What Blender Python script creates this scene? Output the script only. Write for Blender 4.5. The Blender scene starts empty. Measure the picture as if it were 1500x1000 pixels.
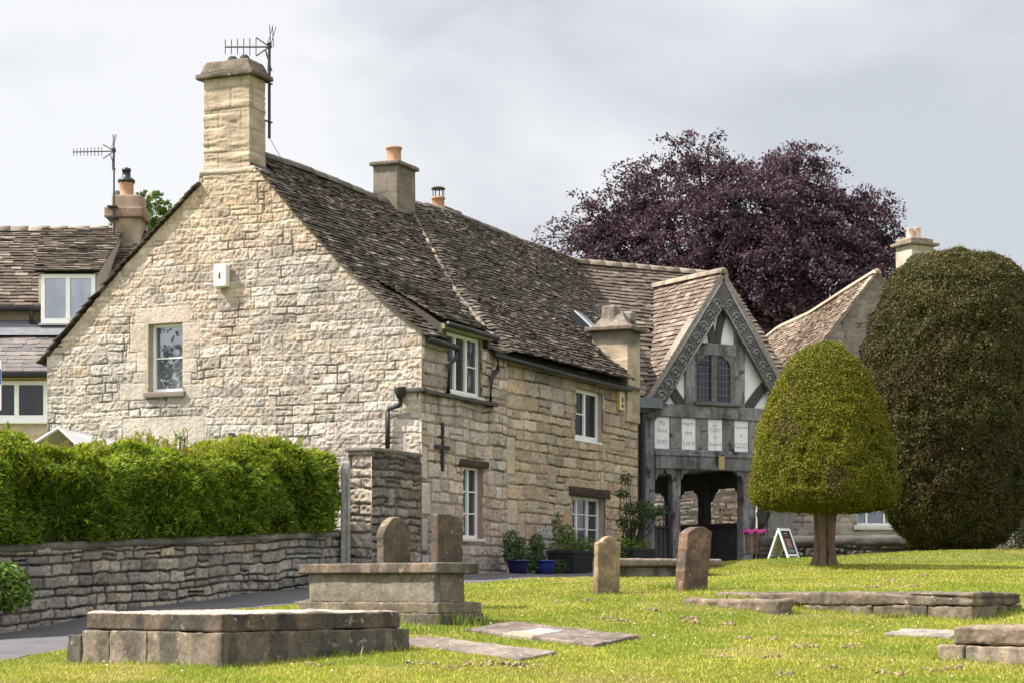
import bpy, math, random
import numpy as np
from mathutils import Matrix, Vector
rng = np.random.default_rng(7)
random.seed(7)
scene = bpy.context.scene
col = scene.collection
A = np.array
def nrm(v):
    v = A(v, float); return v/np.linalg.norm(v)

# ------------------------------------------------------------------ noise
def _hash(ix, iy, iz, seed):
    h = (ix.astype(np.int64)*374761393 + iy.astype(np.int64)*668265263 + iz.astype(np.int64)*2147483647 + seed*1274126177) & 0xFFFFFFFF
    h = ((h ^ (h >> 13))*1274126177) & 0xFFFFFFFF
    h = ((h ^ (h >> 16))*2246822519) & 0xFFFFFFFF
    return ((h ^ (h >> 15)) & 0xFFFFFF)/float(0xFFFFFF)
def vnoise(P, scale=1.0, seed=0):
    P = np.asarray(P, float)*scale
    if P.shape[1] == 2: P = np.column_stack([P, np.zeros(len(P))])
    i = np.floor(P); f = P-i; f = f*f*(3-2*f)
    x, y, z = i[:,0], i[:,1], i[:,2]; r = 0
    for dx in (0,1):
        for dy in (0,1):
            for dz in (0,1):
                w = (f[:,0] if dx else 1-f[:,0])*(f[:,1] if dy else 1-f[:,1])*(f[:,2] if dz else 1-f[:,2])
                r = r + w*_hash(x+dx, y+dy, z+dz, seed)
    return r*2-1
def fbm(P, scale=1.0, octv=4, seed=0):
    r = 0; a = .5
    for k in range(octv):
        r = r + a*vnoise(P, scale*2**k, seed+k*17); a *= .55
    return r
def sstep(x, a, b):
    t = np.clip((x-a)/(b-a), 0, 1); return t*t*(3-2*t)

# ------------------------------------------------------------------ object plumbing
def link(o, parent=None):
    col.objects.link(o)
    if parent is not None: o.parent = parent
    return o
def tag(o, label=None, cat=None, group=None, kind=None):
    if label: o['label'] = label
    if cat: o['category'] = cat
    if group: o['group'] = group
    if kind: o['kind'] = kind
    return o
def empty(name, loc, label, cat, group=None):
    o = bpy.data.objects.new(name, None); o.location = tuple(loc); o.empty_display_size = .2
    link(o); return tag(o, label, cat, group)
def wloc(o):
    l = A([0., 0., 0.])
    while o is not None:
        l = l + A(o.location); o = o.parent
    return l
def mesh_np(name, V, F, mat, parent=None, cols=None, smooth=False, loc=None):
    """V (n,3) world; F list of int arrays (m,k)"""
    V = np.asarray(V, float)
    off = wloc(parent) if parent is not None else (A(loc, float) if loc is not None else A([0,0,0.]))
    me = bpy.data.meshes.new(name)
    me.vertices.add(len(V)); me.vertices.foreach_set('co', (V-off).astype(np.float32).ravel())
    F = [np.asarray(f, np.int32) for f in F if len(f)]
    loops = np.concatenate([f.ravel() for f in F])
    tot = np.concatenate([np.full(len(f), f.shape[1], np.int32) for f in F])
    me.loops.add(len(loops)); me.loops.foreach_set('vertex_index', loops)
    me.polygons.add(len(tot)); start = np.concatenate([[0], np.cumsum(tot)[:-1]]).astype(np.int32)
    me.polygons.foreach_set('loop_start', start); me.polygons.foreach_set('loop_total', tot)
    me.polygons.foreach_set('use_smooth', np.full(len(tot), bool(smooth)))
    if cols is not None:
        c = np.ones((len(V), 4), np.float32); c[:, :3] = np.clip(cols, 0, 1)
        at = me.color_attributes.new('Col', 'FLOAT_COLOR', 'POINT'); at.data.foreach_set('color', c.ravel())
    me.update(calc_edges=True); me.validate()
    if mat is not None: me.materials.append(mat)
    o = bpy.data.objects.new(name, me)
    if parent is None and loc is not None: o.location = tuple(off)
    return link(o, parent)

class Fr:
    def __init__(s, O, U, V, N=None):
        s.O = A(O, float); s.U = nrm(U); s.V = nrm(V); s.N = nrm(N) if N is not None else np.cross(s.U, s.V)
    def pt(s, u, v, w=0.):
        return s.O + np.multiply.outer(u, s.U) + np.multiply.outer(v, s.V) + np.multiply.outer(w, s.N)
    def p(s, a):
        a = np.asarray(a, float); return s.O + a[:, :1]*s.U + a[:, 1:2]*s.V + a[:, 2:3]*s.N
W0 = Fr((0,0,0), (1,0,0), (0,1,0), (0,0,1))

class MB:
    def __init__(s): s.v = []; s.f = []; s.c = []; s.n = 0
    def add(s, pts, faces, c=(1,1,1)):
        pts = np.asarray(pts, float); b = s.n
        s.v.append(pts); s.n += len(pts)
        s.f += [tuple(int(i)+b for i in f) for f in faces]
        cc = np.asarray(c, float)
        s.c.append(np.tile(cc, (len(pts), 1)) if cc.ndim == 1 else cc)
        return s
    def box(s, fr, lo, hi, c=(1,1,1)):
        x0, y0, z0 = lo; x1, y1, z1 = hi
        q = A([[x0,y0,z0],[x1,y0,z0],[x1,y1,z0],[x0,y1,z0],[x0,y0,z1],[x1,y0,z1],[x1,y1,z1],[x0,y1,z1]], float)
        return s.add(fr.p(q), [(0,3,2,1),(4,5,6,7),(0,1,5,4),(1,2,6,5),(2,3,7,6),(3,0,4,7)], c)
    def hexa(s, P8, c=(1,1,1)):
        return s.add(P8, [(0,3,2,1),(4,5,6,7),(0,1,5,4),(1,2,6,5),(2,3,7,6),(3,0,4,7)], c)
    def prism(s, P, vec, c=(1,1,1)):
        P = np.asarray(P, float); n = len(P); Q = P+A(vec)
        return s.add(np.vstack([P, Q]), [tuple(range(n))[::-1], tuple(range(n, 2*n))]+[(i, (i+1) % n, n+(i+1) % n, n+i) for i in range(n)], c)
    def tube(s, path, r, n=6, c=(1,1,1), closed=False):
        P = np.asarray(path, float); m = len(P); rr = np.broadcast_to(np.asarray(r, float), (m,))
        pts = []
        for i in range(m):
            a = P[(i-1) % m] if (closed or i > 0) else P[0]; b = P[(i+1) % m] if (closed or i < m-1) else P[-1]
            t = nrm(b-a); x = np.cross(t, (0,0,1.)); x = np.cross(t, (1.,0,0)) if np.linalg.norm(x) < .1 else x
            x = nrm(x); y = np.cross(t, x)
            for k in range(n):
                an = 2*math.pi*k/n; pts.append(P[i]+rr[i]*(math.cos(an)*x+math.sin(an)*y))
        f = []
        for i in range(m if closed else m-1):
            j = (i+1) % m
            for k in range(n): f.append((i*n+k, i*n+(k+1) % n, j*n+(k+1) % n, j*n+k))
        if not closed: f += [tuple(range(n))[::-1], tuple((m-1)*n+k for k in range(n))]
        return s.add(pts, f, c)
    def lathe(s, O, prof, n=16, c=(1,1,1), axis=(0,0,1)):
        ax = nrm(axis); x = nrm(np.cross(ax, (1,0,0)) if abs(ax[0]) < .9 else np.cross(ax, (0,1,0))); y = np.cross(ax, x)
        pts = []; m = len(prof)
        for r, z in prof:
            for k in range(n):
                an = 2*math.pi*k/n; pts.append(A(O)+z*ax+r*(math.cos(an)*x+math.sin(an)*y))
        f = [(i*n+k, i*n+(k+1) % n, (i+1)*n+(k+1) % n, (i+1)*n+k) for i in range(m-1) for k in range(n)]
        f += [tuple(range(n))[::-1], tuple((m-1)*n+k for k in range(n))]
        return s.add(pts, f, c)
    def build(s, name, mat, parent=None, smooth=False, loc=None):
        V = np.vstack(s.v); C = np.vstack(s.c); by = {}
        for f in s.f: by.setdefault(len(f), []).append(f)
        return mesh_np(name, V, list(by.values()), mat, parent, C, smooth, loc)

def rbox_data(fr, lo, hi, step=.04, bev=.015, disp=None, colf=None, warp=None):
    """box with rounded edges and worn, displaced faces.  disp(Plocal)->scalar, colf(Plocal)->rgb, warp(Plocal)->Plocal"""
    lo = A(lo, float); hi = A(hi, float); c = (lo+hi)/2; h = (hi-lo)/2; bev = min(bev, h.min()*.9)
    Vs = []; Fs = []; n0 = 0
    for ax in range(3):
        for sg in (-1, 1):
            a, b = [(1,2),(2,0),(0,1)][ax]
            na = max(2, int(math.ceil(2*h[a]/step))+1); nb = max(2, int(math.ceil(2*h[b]/step))+1)
            def lin(n, hh):
                t = np.linspace(-hh, hh, n); e = A([-hh+bev*.35, -hh+bev, hh-bev, hh-bev*.35])
                return np.unique(np.concatenate([t, e]))
            ga, gb = lin(na, h[a]), lin(nb, h[b]); na, nb = len(ga), len(gb)
            M = np.zeros((na, nb, 3)); M[..., a] = ga[:, None]; M[..., b] = gb[None, :]; M[..., ax] = sg*h[ax]
            P = M.reshape(-1, 3)
            q = np.clip(P, -h+bev, h-bev); d = P-q; L = np.linalg.norm(d, axis=1, keepdims=True); nn = d/np.maximum(L, 1e-9)
            P = q+nn*bev+c
            if disp is not None: P = P+nn*disp(P)[:, None]
            idx = np.arange(na*nb).reshape(na, nb)
            f = np.stack([idx[:-1,:-1], idx[1:,:-1], idx[1:,1:], idx[:-1,1:]], -1).reshape(-1, 4)
            if sg < 0: f = f[:, ::-1]
            Vs.append(P); Fs.append(f+n0); n0 += len(P)
    P = np.vstack(Vs); F = np.vstack(Fs)
    C = colf(P) if colf is not None else np.ones((len(P), 3))
    if warp is not None: P = warp(P)
    return fr.p(P), F, C
def rbox(name, fr, lo, hi, mat, parent=None, step=.04, bev=.015, disp=None, colf=None, warp=None, loc=None, smooth=True):
    V, F, C = rbox_data(fr, lo, hi, step, bev, disp, colf, warp)
    return mesh_np(name, V, [F], mat, parent, C, smooth, loc)
def rboxes(name, items, mat, parent=None, loc=None, smooth=True):
    """several worn blocks in one mesh (masonry of one part)"""
    Vs = []; Fs = []; Cs = []; n = 0
    for it in items:
        V, F, C = rbox_data(**it); Vs.append(V); Fs.append(F+n); Cs.append(C); n += len(V)
    return mesh_np(name, np.vstack(Vs), [np.vstack(Fs)], mat, parent, np.vstack(Cs), smooth, loc)

# ------------------------------------------------------------------ materials
def _n(nt, t, **kw):
    n = nt.nodes.new(t)
    for k, v in kw.items(): setattr(n, k, v)
    return n
def noise_node(nt, coord, scale, detail=4, rough=.6, stretch=None, dist=0):
    n = _n(nt, 'ShaderNodeTexNoise'); n.inputs['Scale'].default_value = scale; n.inputs['Detail'].default_value = detail
    n.inputs['Roughness'].default_value = rough; n.inputs['Distortion'].default_value = dist
    if stretch:
        m = _n(nt, 'ShaderNodeMapping'); m.inputs['Scale'].default_value = stretch; nt.links.new(coord, m.inputs['Vector']); coord = m.outputs['Vector']
    nt.links.new(coord, n.inputs['Vector']); return n.outputs['Fac']
def ramp(nt, fac, a, b, lo, hi):
    m = _n(nt, 'ShaderNodeMapRange'); m.inputs['From Min'].default_value = a; m.inputs['From Max'].default_value = b
    m.inputs['To Min'].default_value = lo; m.inputs['To Max'].default_value = hi; nt.links.new(fac, m.inputs['Value']); return m.outputs['Result']
def mixc(nt, fac, a, b, mode='MIX'):
    m = _n(nt, 'ShaderNodeMix', data_type='RGBA', blend_type=mode)
    for sock, v in ((m.inputs[0], fac), (m.inputs[6], a), (m.inputs[7], b)):
        if hasattr(v, 'is_output'): nt.links.new(v, sock)
        elif isinstance(v, (int, float)): sock.default_value = v
        else: sock.default_value = tuple(v)+(1,) if len(v) == 3 else v
    return m.outputs[2]
def mat(name, base=None, rough=.9, spec=.3, mul=((3,.75,1.2),), layers=(), bump=(), metal=0., transl=0., stretch=None):
    """base None -> the mesh's Col attribute.  mul: (scale, lo, hi) brightness noise.  layers: (scale, t0, t1, rgb, amount).  bump: (scale, strength, dist)"""
    m = bpy.data.materials.new(name); m.use_nodes = True; nt = m.node_tree; bs = nt.nodes['Principled BSDF']
    co = _n(nt, 'ShaderNodeTexCoord').outputs['Object']
    if base is None:
        at = _n(nt, 'ShaderNodeAttribute'); at.attribute_name = 'Col'; c = at.outputs['Color']
    else:
        r = _n(nt, 'ShaderNodeRGB'); r.outputs[0].default_value = tuple(base)+(1,); c = r.outputs[0]
    for sc, lo, hi in mul:
        f = ramp(nt, noise_node(nt, co, sc, 5, .65, stretch), .28, .72, lo, hi)
        cb = _n(nt, 'ShaderNodeCombineColor')
        for i in range(3): nt.links.new(f, cb.inputs[i])
        c = mixc(nt, 1.0, c, cb.outputs[0], 'MULTIPLY')
    for sc, t0, t1, rgb, amt in layers:
        f = ramp(nt, noise_node(nt, co, sc, 6, .7), t0, t1, 0, amt)
        c = mixc(nt, f, c, rgb)
    nt.links.new(c, bs.inputs['Base Color'])
    bs.inputs['Roughness'].default_value = rough; bs.inputs['Metallic'].default_value = metal
    bs.inputs['Specular IOR Level'].default_value = spec
    prev = None
    for sc, st, di in bump:
        b = _n(nt, 'ShaderNodeBump'); b.inputs['Strength'].default_value = st; b.inputs['Distance'].default_value = di
        nt.links.new(noise_node(nt, co, sc, 6, .7, stretch), b.inputs['Height'])
        if prev: nt.links.new(prev, b.inputs['Normal'])
        prev = b.outputs['Normal']
    if prev: nt.links.new(prev, bs.inputs['Normal'])
    if transl > 0:
        tr = _n(nt, 'ShaderNodeBsdfTranslucent'); nt.links.new(c, tr.inputs['Color'])
        mx = _n(nt, 'ShaderNodeMixShader'); mx.inputs[0].default_value = transl
        out = nt.nodes['Material Output']
        nt.links.new(bs.outputs[0], mx.inputs[1]); nt.links.new(tr.outputs[0], mx.inputs[2]); nt.links.new(mx.outputs[0], out.inputs['Surface'])
    return m
def glass_mat(name, refl=.3, tint=(.8,.85,.95), inner=(.02,.02,.025), wav=.0):
    m = bpy.data.materials.new(name); m.use_nodes = True; nt = m.node_tree; bs = nt.nodes['Principled BSDF']
    bs.inputs['Roughness'].default_value = .5; bs.inputs['Specular IOR Level'].default_value = .1
    co_ = _n(nt, 'ShaderNodeTexCoord').outputs['Object']; fac = ramp(nt, noise_node(nt, co_, 2.4, 3, .6, (1,1,.35)), .42, .62, 0, 1)
    nt.links.new(mixc(nt, fac, tuple(inner), tuple(min(1, 3.2*k) for k in inner)), bs.inputs['Base Color'])
    g = _n(nt, 'ShaderNodeBsdfGlossy'); g.inputs['Color'].default_value = tuple(tint)+(1,); g.inputs['Roughness'].default_value = .02
    co = _n(nt, 'ShaderNodeTexCoord').outputs['Object']
    b = _n(nt, 'ShaderNodeBump'); b.inputs['Strength'].default_value = .25; b.inputs['Distance'].default_value = .02
    nt.links.new(noise_node(nt, co, 2.2, 2, .5), b.inputs['Height']); nt.links.new(b.outputs[0], g.inputs['Normal'])
    mx = _n(nt, 'ShaderNodeMixShader'); mx.inputs[0].default_value = refl
    nt.links.new(bs.outputs[0], mx.inputs[1]); nt.links.new(g.outputs[0], mx.inputs[2]); nt.links.new(mx.outputs[0], nt.nodes['Material Output'].inputs['Surface'])
    return m
M = {}
M['stone'] = mat('rubble_stone', None, mul=((2.2,.84,1.14),(26,.78,1.2)), layers=((5,.58,.72,(.22,.20,.17),.35),(1.1,.6,.75,(.34,.32,.27),.3),(13,.66,.74,(.62,.58,.5),.3),(34,.62,.70,(.17,.14,.11),.45)), bump=((30,.8,.016),(85,.7,.006)))
M['greystone'] = mat('grey_rubble', None, mul=((2.5,.75,1.25),(30,.7,1.25)), layers=((6,.56,.7,(.05,.05,.045),.55),(11,.62,.72,(.42,.41,.37),.5)), bump=((35,.7,.014),(110,.4,.004)))
M['ashlar'] = mat('sawn_stone', None, mul=((3,.8,1.15),(34,.86,1.12)), layers=((4,.58,.74,(.2,.18,.15),.4),), bump=((30,.4,.008),(120,.3,.003)))
M['tomb'] = mat('weathered_tomb_stone', None, mul=((3.0,.6,1.3),(22,.65,1.3),(80,.6,1.35)), layers=((9,.61,.66,(.46,.43,.36),.6),(28,.66,.70,(.5,.47,.4),.7),(4.5,.58,.72,(.045,.04,.035),.6),(14,.68,.74,(.32,.24,.06),.5)), bump=((40,.6,.012),(130,.5,.005)))
M['slate'] = mat('stone_roof_slates', None, mul=((1.4,.8,1.2),(18,.7,1.3)), layers=((9,.63,.72,(.20,.18,.16),.4),(3,.6,.75,(.035,.033,.03),.5),(30,.69,.75,(.30,.28,.25),.45)), bump=((40,.6,.012),(120,.4,.004)))
M['timber'] = mat('weathered_oak', None, mul=((2,.75,1.2),(14,.62,1.3)), layers=((5,.6,.75,(.03,.028,.026),.5),), bump=((22,.6,.012),), stretch=None)
M['plaster'] = mat('lime_plaster', (.84,.83,.82), mul=((4,.9,1.05),), bump=((14,.2,.01),))
M['white'] = mat('white_paint', (.84,.84,.84), rough=.45, spec=.5, mul=((9,.92,1.04),))
M['dullwhite'] = mat('old_white_paint', (.62,.61,.57), rough=.6, mul=((9,.82,1.06),))
M['black'] = mat('black_painted_iron', (.016,.017,.019), rough=.45, spec=.5, mul=((12,.7,1.3),))
M['terracotta'] = mat('terracotta', (.42,.24,.15), rough=.8, mul=((9,.75,1.15),), layers=((12,.62,.72,(.5,.45,.4),.3),))
M['lead'] = mat('lead', (.16,.17,.19), rough=.55, mul=((6,.75,1.2),))
M['asphalt'] = mat('asphalt', (.105,.10,.105), rough=.95, mul=((1.3,.8,1.2),(60,.7,1.3)), layers=((90,.66,.72,(.3,.29,.28),.5),(1.6,.58,.66,(.07,.066,.066),.6),(14,.68,.74,(.17,.14,.09),.5)), bump=((120,.5,.005),))
M['leaf'] = mat('leaves', None, rough=.55, spec=.25, mul=(), transl=.28)
M['leafdark'] = mat('inner_foliage', None, rough=.9, spec=.05, mul=((14,.6,1.3),), bump=((30,1,.03),))
M['grass'] = mat('grass_blades', None, rough=.6, spec=.2, mul=(), transl=.3)
M['bark'] = mat('yew_bark', None, mul=((4,.7,1.25),(24,.65,1.3)), bump=((30,.8,.02),))
M['glass'] = glass_mat('window_glass', .17)
M['glassbright'] = glass_mat('window_glass_sky', .24, inner=(.05,.055,.06))
M['glassdark'] = glass_mat('leaded_glass', .035, inner=(.007,.007,.008))
M['flat'] = mat('painted', None, rough=.6, mul=((8,.9,1.08),))
# ------------------------------------------------------------------ camera, light, sky
FPX = 3000.; HZ = 855.
def at(px, py, Y): return A([(px-750)/FPX*Y, Y, (HZ-py)/FPX*Y])
cam = bpy.data.cameras.new('camera'); camo = bpy.data.objects.new('camera', cam); link(camo)
cam.sensor_width = 36; cam.lens = 36*FPX/1500; cam.shift_y = (HZ-500)/1500.; cam.clip_end = 6000; cam.clip_start = .1
camo.location = (0,0,0); camo.rotation_euler = (math.pi/2, 0, 0); scene.camera = camo
SUN_EL = math.radians(50)
SUN_DIR = nrm([1.0, .06, -math.tan(SUN_EL)])
sl = bpy.data.lights.new('sun', 'SUN'); sl.energy = 5.0; sl.angle = math.radians(.6); sl.color = (1,.935,.855)
so = bpy.data.objects.new('sun', sl); link(so); so.rotation_euler = Vector(tuple(SUN_DIR)).to_track_quat('-Z', 'Y').to_euler(); so.location = (-30, 0, 40)
w = bpy.data.worlds.new('World'); scene.world = w; w.use_nodes = True; nt = w.node_tree
bg = nt.nodes['Background']; bg.inputs['Strength'].default_value = .1
sky = _n(nt, 'ShaderNodeTexSky', sky_type='NISHITA'); sky.sun_disc = False; sky.sun_elevation = SUN_EL
sky.sun_rotation = math.atan2(-SUN_DIR[0], -SUN_DIR[1])
tc = _n(nt, 'ShaderNodeTexCoord').outputs['Generated']
sep = _n(nt, 'ShaderNodeSeparateXYZ'); nt.links.new(tc, sep.inputs[0])
f1 = noise_node(nt, tc, 5.5, 5, .5, (1,1,1.9), .25)
gx = ramp(nt, sep.outputs[0], -.26, .26, .20, -.10)
ad = _n(nt, 'ShaderNodeMath', operation='ADD'); nt.links.new(f1, ad.inputs[0]); nt.links.new(gx, ad.inputs[1])
cf = ramp(nt, ad.outputs[0], .38, .66, 0, 1)
cc = mixc(nt, cf, (3.45,3.52,3.72), (5.2,5.16,5.12))
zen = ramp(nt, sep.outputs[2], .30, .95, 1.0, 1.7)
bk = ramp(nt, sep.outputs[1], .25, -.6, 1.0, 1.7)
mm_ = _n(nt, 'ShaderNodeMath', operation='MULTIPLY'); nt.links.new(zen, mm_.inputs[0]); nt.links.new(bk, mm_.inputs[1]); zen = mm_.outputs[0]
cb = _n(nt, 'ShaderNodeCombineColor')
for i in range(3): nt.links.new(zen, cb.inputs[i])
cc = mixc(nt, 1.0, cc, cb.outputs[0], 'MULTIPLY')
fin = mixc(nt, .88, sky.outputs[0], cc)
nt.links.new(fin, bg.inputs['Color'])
scene.view_settings.view_transform = 'Standard'; scene.view_settings.look = 'None'; scene.view_settings.exposure = .93; scene.view_settings.gamma = 1
scene.cycles.max_bounces = 6; scene.cycles.diffuse_bounces = 3; scene.cycles.transparent_max_bounces = 4

# ------------------------------------------------------------------ ground
_gy = A([-3000,-50,0,17.5,19,21,23,26,28,31,34,36,40,47,60,100,3000.]); _gz = A([-1.9,-1.9,-1.6,-.86,-.74,-.61,-.47,-.29,-.18,.0,.15,.29,.36,.46,.5,.8,.8])
CP = A([[-6.4,25.5,-.70],[-5,20,-.80],[-4.4,28,-.36],[-3.3,27.8,-.26],[-3.2,30,-.16],[-4.6,22.5,-.66],[-8,23,-.85],[-2.55,18,-.74],[-1,34.5,.13],[.6,37,.15],[1.8,37,.13],
        [2.4,28,-.05],[5.4,24,-.47],[7,27,-.12],[5.5,36,.32],[8.0,41,.80],[9.4,41,.74],[9,38,.36],[9.0,42.6,.6],[6.6,40.5,.56],[11,41.5,.8],[6,42,.42],[1.3,28,-.16],[0,31,.04],[4,30,.06],[7.5,32,.18],[3.4,45,.42],[5,46,.45],[-2.3,33,.06]])
def gz(X, Y):
    X = np.asarray(X, float); Y = np.asarray(Y, float); sh = X.shape; X = X.ravel(); Y = Y.ravel()
    b = lambda y: (np.interp(y-.6, _gy, _gz)+np.interp(y, _gy, _gz)+np.interp(y+.6, _gy, _gz))/3
    r = CP[:,2]-b(CP[:,1])
    z = b(Y); num = 0; den = .25
    for i in range(len(CP)):
        wt = np.exp(-((X-CP[i,0])**2+(Y-CP[i,1])**2)/(2*1.25**2)); num = num+wt*r[i]; den = den+wt
    z = z+num/den
    P = np.column_stack([X, Y])
    near = np.exp(-((Y-28)/25)**2)
    return (z+near*(.018*vnoise(P, .8, 3)+.008*vnoise(P, 2.4, 5))).reshape(sh)
def gz1(x, y): return float(gz(A([x]), A([y]))[0])
# the path polygon (lane from lower left, round the house, to the gate house)
PATH = A([[-9.5,20.6],[-7.0,18.0],[-5.0,19.9],[-4.35,23.4],[-3.55,27.2],[-2.0,29.3],[-.55,31.0],[.5,33.3],[1.7,35.6],[2.6,38.6],[3.3,41.5],[4.2,43.6],[6.2,44.6],[7.4,46.2],[9.5,52],[3,56],[2.2,46],[-1.4,34.6],[-2.2,33.2],[-2.6,32],[-6.9,25.4]])
def inpoly(X, Y, poly):
    ins = np.zeros(np.shape(X), bool); n = len(poly)
    for i in range(n):
        x1, y1 = poly[i]; x2, y2 = poly[(i+1) % n]
        c = ((y1 > Y) != (y2 > Y)) & (X < (x2-x1)*(Y-y1)/((y2-y1) if y2 != y1 else 1e-9)+x1); ins ^= c
    return ins
gx_ = np.concatenate([[-3000,-800,-200,-70,-35,-22], np.arange(-15, 17.01, .2), [22,35,70,200,800,3000]])
gy_ = np.concatenate([[-400,-100,-30,-8,2,8], np.arange(12, 58.01, .2), [64,75,100,200,800,3000]])
GX, GY = np.meshgrid(gx_, gy_, indexing='ij'); GZ = gz(GX, GY)
V = np.stack([GX, GY, GZ], -1).reshape(-1, 3); idx = np.arange(GX.size).reshape(GX.shape)
F = np.stack([idx[:-1,:-1], idx[1:,:-1], idx[1:,1:], idx[:-1,1:]], -1).reshape(-1, 4)
M['lawn'] = mat('lawn_soil', (.13,.155,.035), rough=.95, spec=.1, mul=((.7,.75,1.2),(9,.7,1.25),(60,.6,1.3)), layers=((1.1,.56,.68,(.24,.2,.08),.55),(7,.66,.74,(.11,.075,.045),.5)), bump=((60,1,.02),))
tag(mesh_np('ground', V, [F], M['lawn'], None, None, True), 'mown green churchyard lawn rising towards the houses', 'lawn', kind='structure')
px_ = np.arange(-10, 10, .16); py_ = np.arange(17.5, 56.5, .16)
PX, PY = np.meshgrid(px_, py_, indexing='ij'); keep = inpoly(PX+.08, PY+.08, PATH+0)[:-1,:-1]
wob = .12*vnoise(np.column_stack([PX.ravel(), PY.ravel()]), 1.7, 9).reshape(PX.shape)
V = np.stack([PX+wob*.6, PY+wob, gz(PX+wob*.6, PY+wob)+.006], -1).reshape(-1, 3); idx = np.arange(PX.size).reshape(PX.shape)
F = np.stack([idx[:-1,:-1], idx[1:,:-1], idx[1:,1:], idx[:-1,1:]], -1)[keep].reshape(-1, 4)
tag(mesh_np('path', V, [F], M['asphalt'], None, None, True), 'grey asphalt lane between the low wall and the lawn', 'path', kind='structure')

def ground_hit(px, py):
    Ys = np.linspace(15, 48, 1600); Xs = (px-750)/FPX*Ys; zz_ = (HZ-py)/FPX*Ys; g = gz(Xs, Ys); i = np.argmax(g > zz_); return A([Xs[i], Ys[i], g[i]])
# ------------------------------------------------------------------ masonry: relief of real stones
def stone_wall(name, fr, poly, holes, mat_, parent, pal, mortar, hc=(.10,.24), wc=(.18,.5), step=.02, big=(), relief=.028, rough=.014, joint=.012, wob=1., seed=1, split=.25, tall=0., edge=True, grad=None, skew=None, loc=None):
    r = np.random.default_rng(seed)
    poly = A(poly, float); u0, v0 = poly.min(0); u1, v1 = poly.max(0)
    nu = int(round((u1-u0)/step))+1; nv = int(round((v1-v0)/step))+1
    us = np.linspace(u0, u1, nu); vs = np.linspace(v0, v1, nv)
    UU, VV = np.meshgrid(us, vs, indexing='ij'); P = np.column_stack([UU.ravel(), VV.ravel()])
    wu = P[:,0]+wob*(.035*vnoise(P, 2.2, seed+1)+.018*vnoise(P, 7, seed+2)+.006*vnoise(P, 22, seed+3))
    wv = P[:,1]+wob*(.045*vnoise(P, 1.3, seed+4)+.018*vnoise(P, 6, seed+5)+.006*vnoise(P, 22, seed+6))
    if skew is not None: wv = wv+skew(P)
    # courses
    cb = [v0-.35]
    while cb[-1] < v1+.4: cb.append(cb[-1]+r.uniform(*hc))
    cb = A(cb); ci = np.clip(np.searchsorted(cb, wv)-1, 0, len(cb)-2)
    sid = np.zeros(len(P), np.int64); d = np.full(len(P), 9.); nid = 1
    for k in range(len(cb)-1):
        m = ci == k
        if not m.any(): continue
        h = cb[k+1]-cb[k]; j = [u0-.6-r.uniform(0,.3)]
        while j[-1] < u1+.6: j.append(j[-1]+r.uniform(*wc)*(1.0+.6*(h-hc[0])/(hc[1]-hc[0]+1e-6)))
        j = A(j); x = wu[m]; y = wv[m]
        ji = np.clip(np.searchsorted(j, x)-1, 0, len(j)-2)
        sp = r.random(len(j)) < split; sv = cb[k]+h*r.uniform(.38, .62, len(j)); sp &= h > hc[0]*1.35
        lo = np.full(len(x), cb[k]); hi = np.full(len(x), cb[k+1]); s2 = np.zeros(len(x), int)
        up = sp[ji] & (y > sv[ji]); dn = sp[ji] & ~up
        lo[up] = sv[ji][up]; hi[dn] = sv[ji][dn]; s2[up] = 1
        dx = np.minimum(x-j[ji], j[ji+1]-x); dy = np.minimum(y-lo, hi-y)
        rr = .022; qx = np.maximum(rr-dx, 0); qy = np.maximum(rr-dy, 0)
        dd = np.where((qx > 0) & (qy > 0), rr-np.sqrt(qx*qx+qy*qy), np.minimum(dx, dy))
        d[m] = dd; sid[m] = nid+ji*2+s2; nid += 2*len(j)
    # jumpers and named dressed blocks
    rects = []
    for _ in range(int((u1-u0)*(v1-v0)*.55)):
        k = r.integers(1, len(cb)-3); n = 2 if r.random() < .8 else 3
        if cb[k+n]-cb[k] > hc[1]*1.9 or cb[k+n]-cb[k] < .16: continue
        a = r.uniform(u0, u1); rects.append((a, cb[k], a+r.uniform(.16, .42), cb[k+n], 0))
    rects += [tuple(b)+(1,) for b in big]
    dressed = np.zeros(len(P), bool)
    for (a, b, c, e, fl) in rects:
        X, Y = (P[:,0], P[:,1]) if fl else (wu, wv)
        ins = np.minimum(np.minimum(X-a, c-X), np.minimum(Y-b, e-Y))
        m = ins > 0; near = (ins > -.3) & ~m; d[near] = np.minimum(d[near], -ins[near])
        d[m] = ins[m]; nid += 1; sid[m] = nid
        dressed[m] = bool(fl)
    if edge:
        e = np.minimum.reduce([P[:,0]-u0, u1-P[:,0]])
    key = sid.astype(np.int64)
    def rnd(s): return _hash(key, key*0+s, key*0, seed)
    body = sstep(d, joint, joint+.013)
    P3 = np.column_stack([P, np.zeros(len(P))])
    rg = np.abs(fbm(P, 8, 3, seed+30))*-2.0+.45+fbm(P, 19, 4, seed+40)*1.7
    dr = np.where(dressed, .3, 1.)
    hgt = body*(relief*(.5+.9*rnd(1))*np.where(dressed, .7, 1)+dr*(rnd(2)-.5)*.014*relief/.028 + dr*rough*rg)
    # each stone's face a little tilted
    tu = (rnd(3)-.5)*.05*dr; tv = (rnd(4)-.5)*.06*dr
    cu = np.sin(P[:,0]*7+rnd(5)*6.28); hgt = hgt+body*dr*(tu*.08*cu+tv*.06*np.sin(P[:,1]*13+rnd(6)*6.28))
    opn = sstep(vnoise(P, 1.9, seed+80)+.7*vnoise(P, 6, seed+81), .25, .65)*(1-body)*np.where(dressed, 0, 1)
    hgt = hgt-.012*opn+(1-body)*.004*vnoise(P, 30, seed+50)+.02*vnoise(P, .7, seed+60)*(1 if edge else 0)*.8
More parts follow.
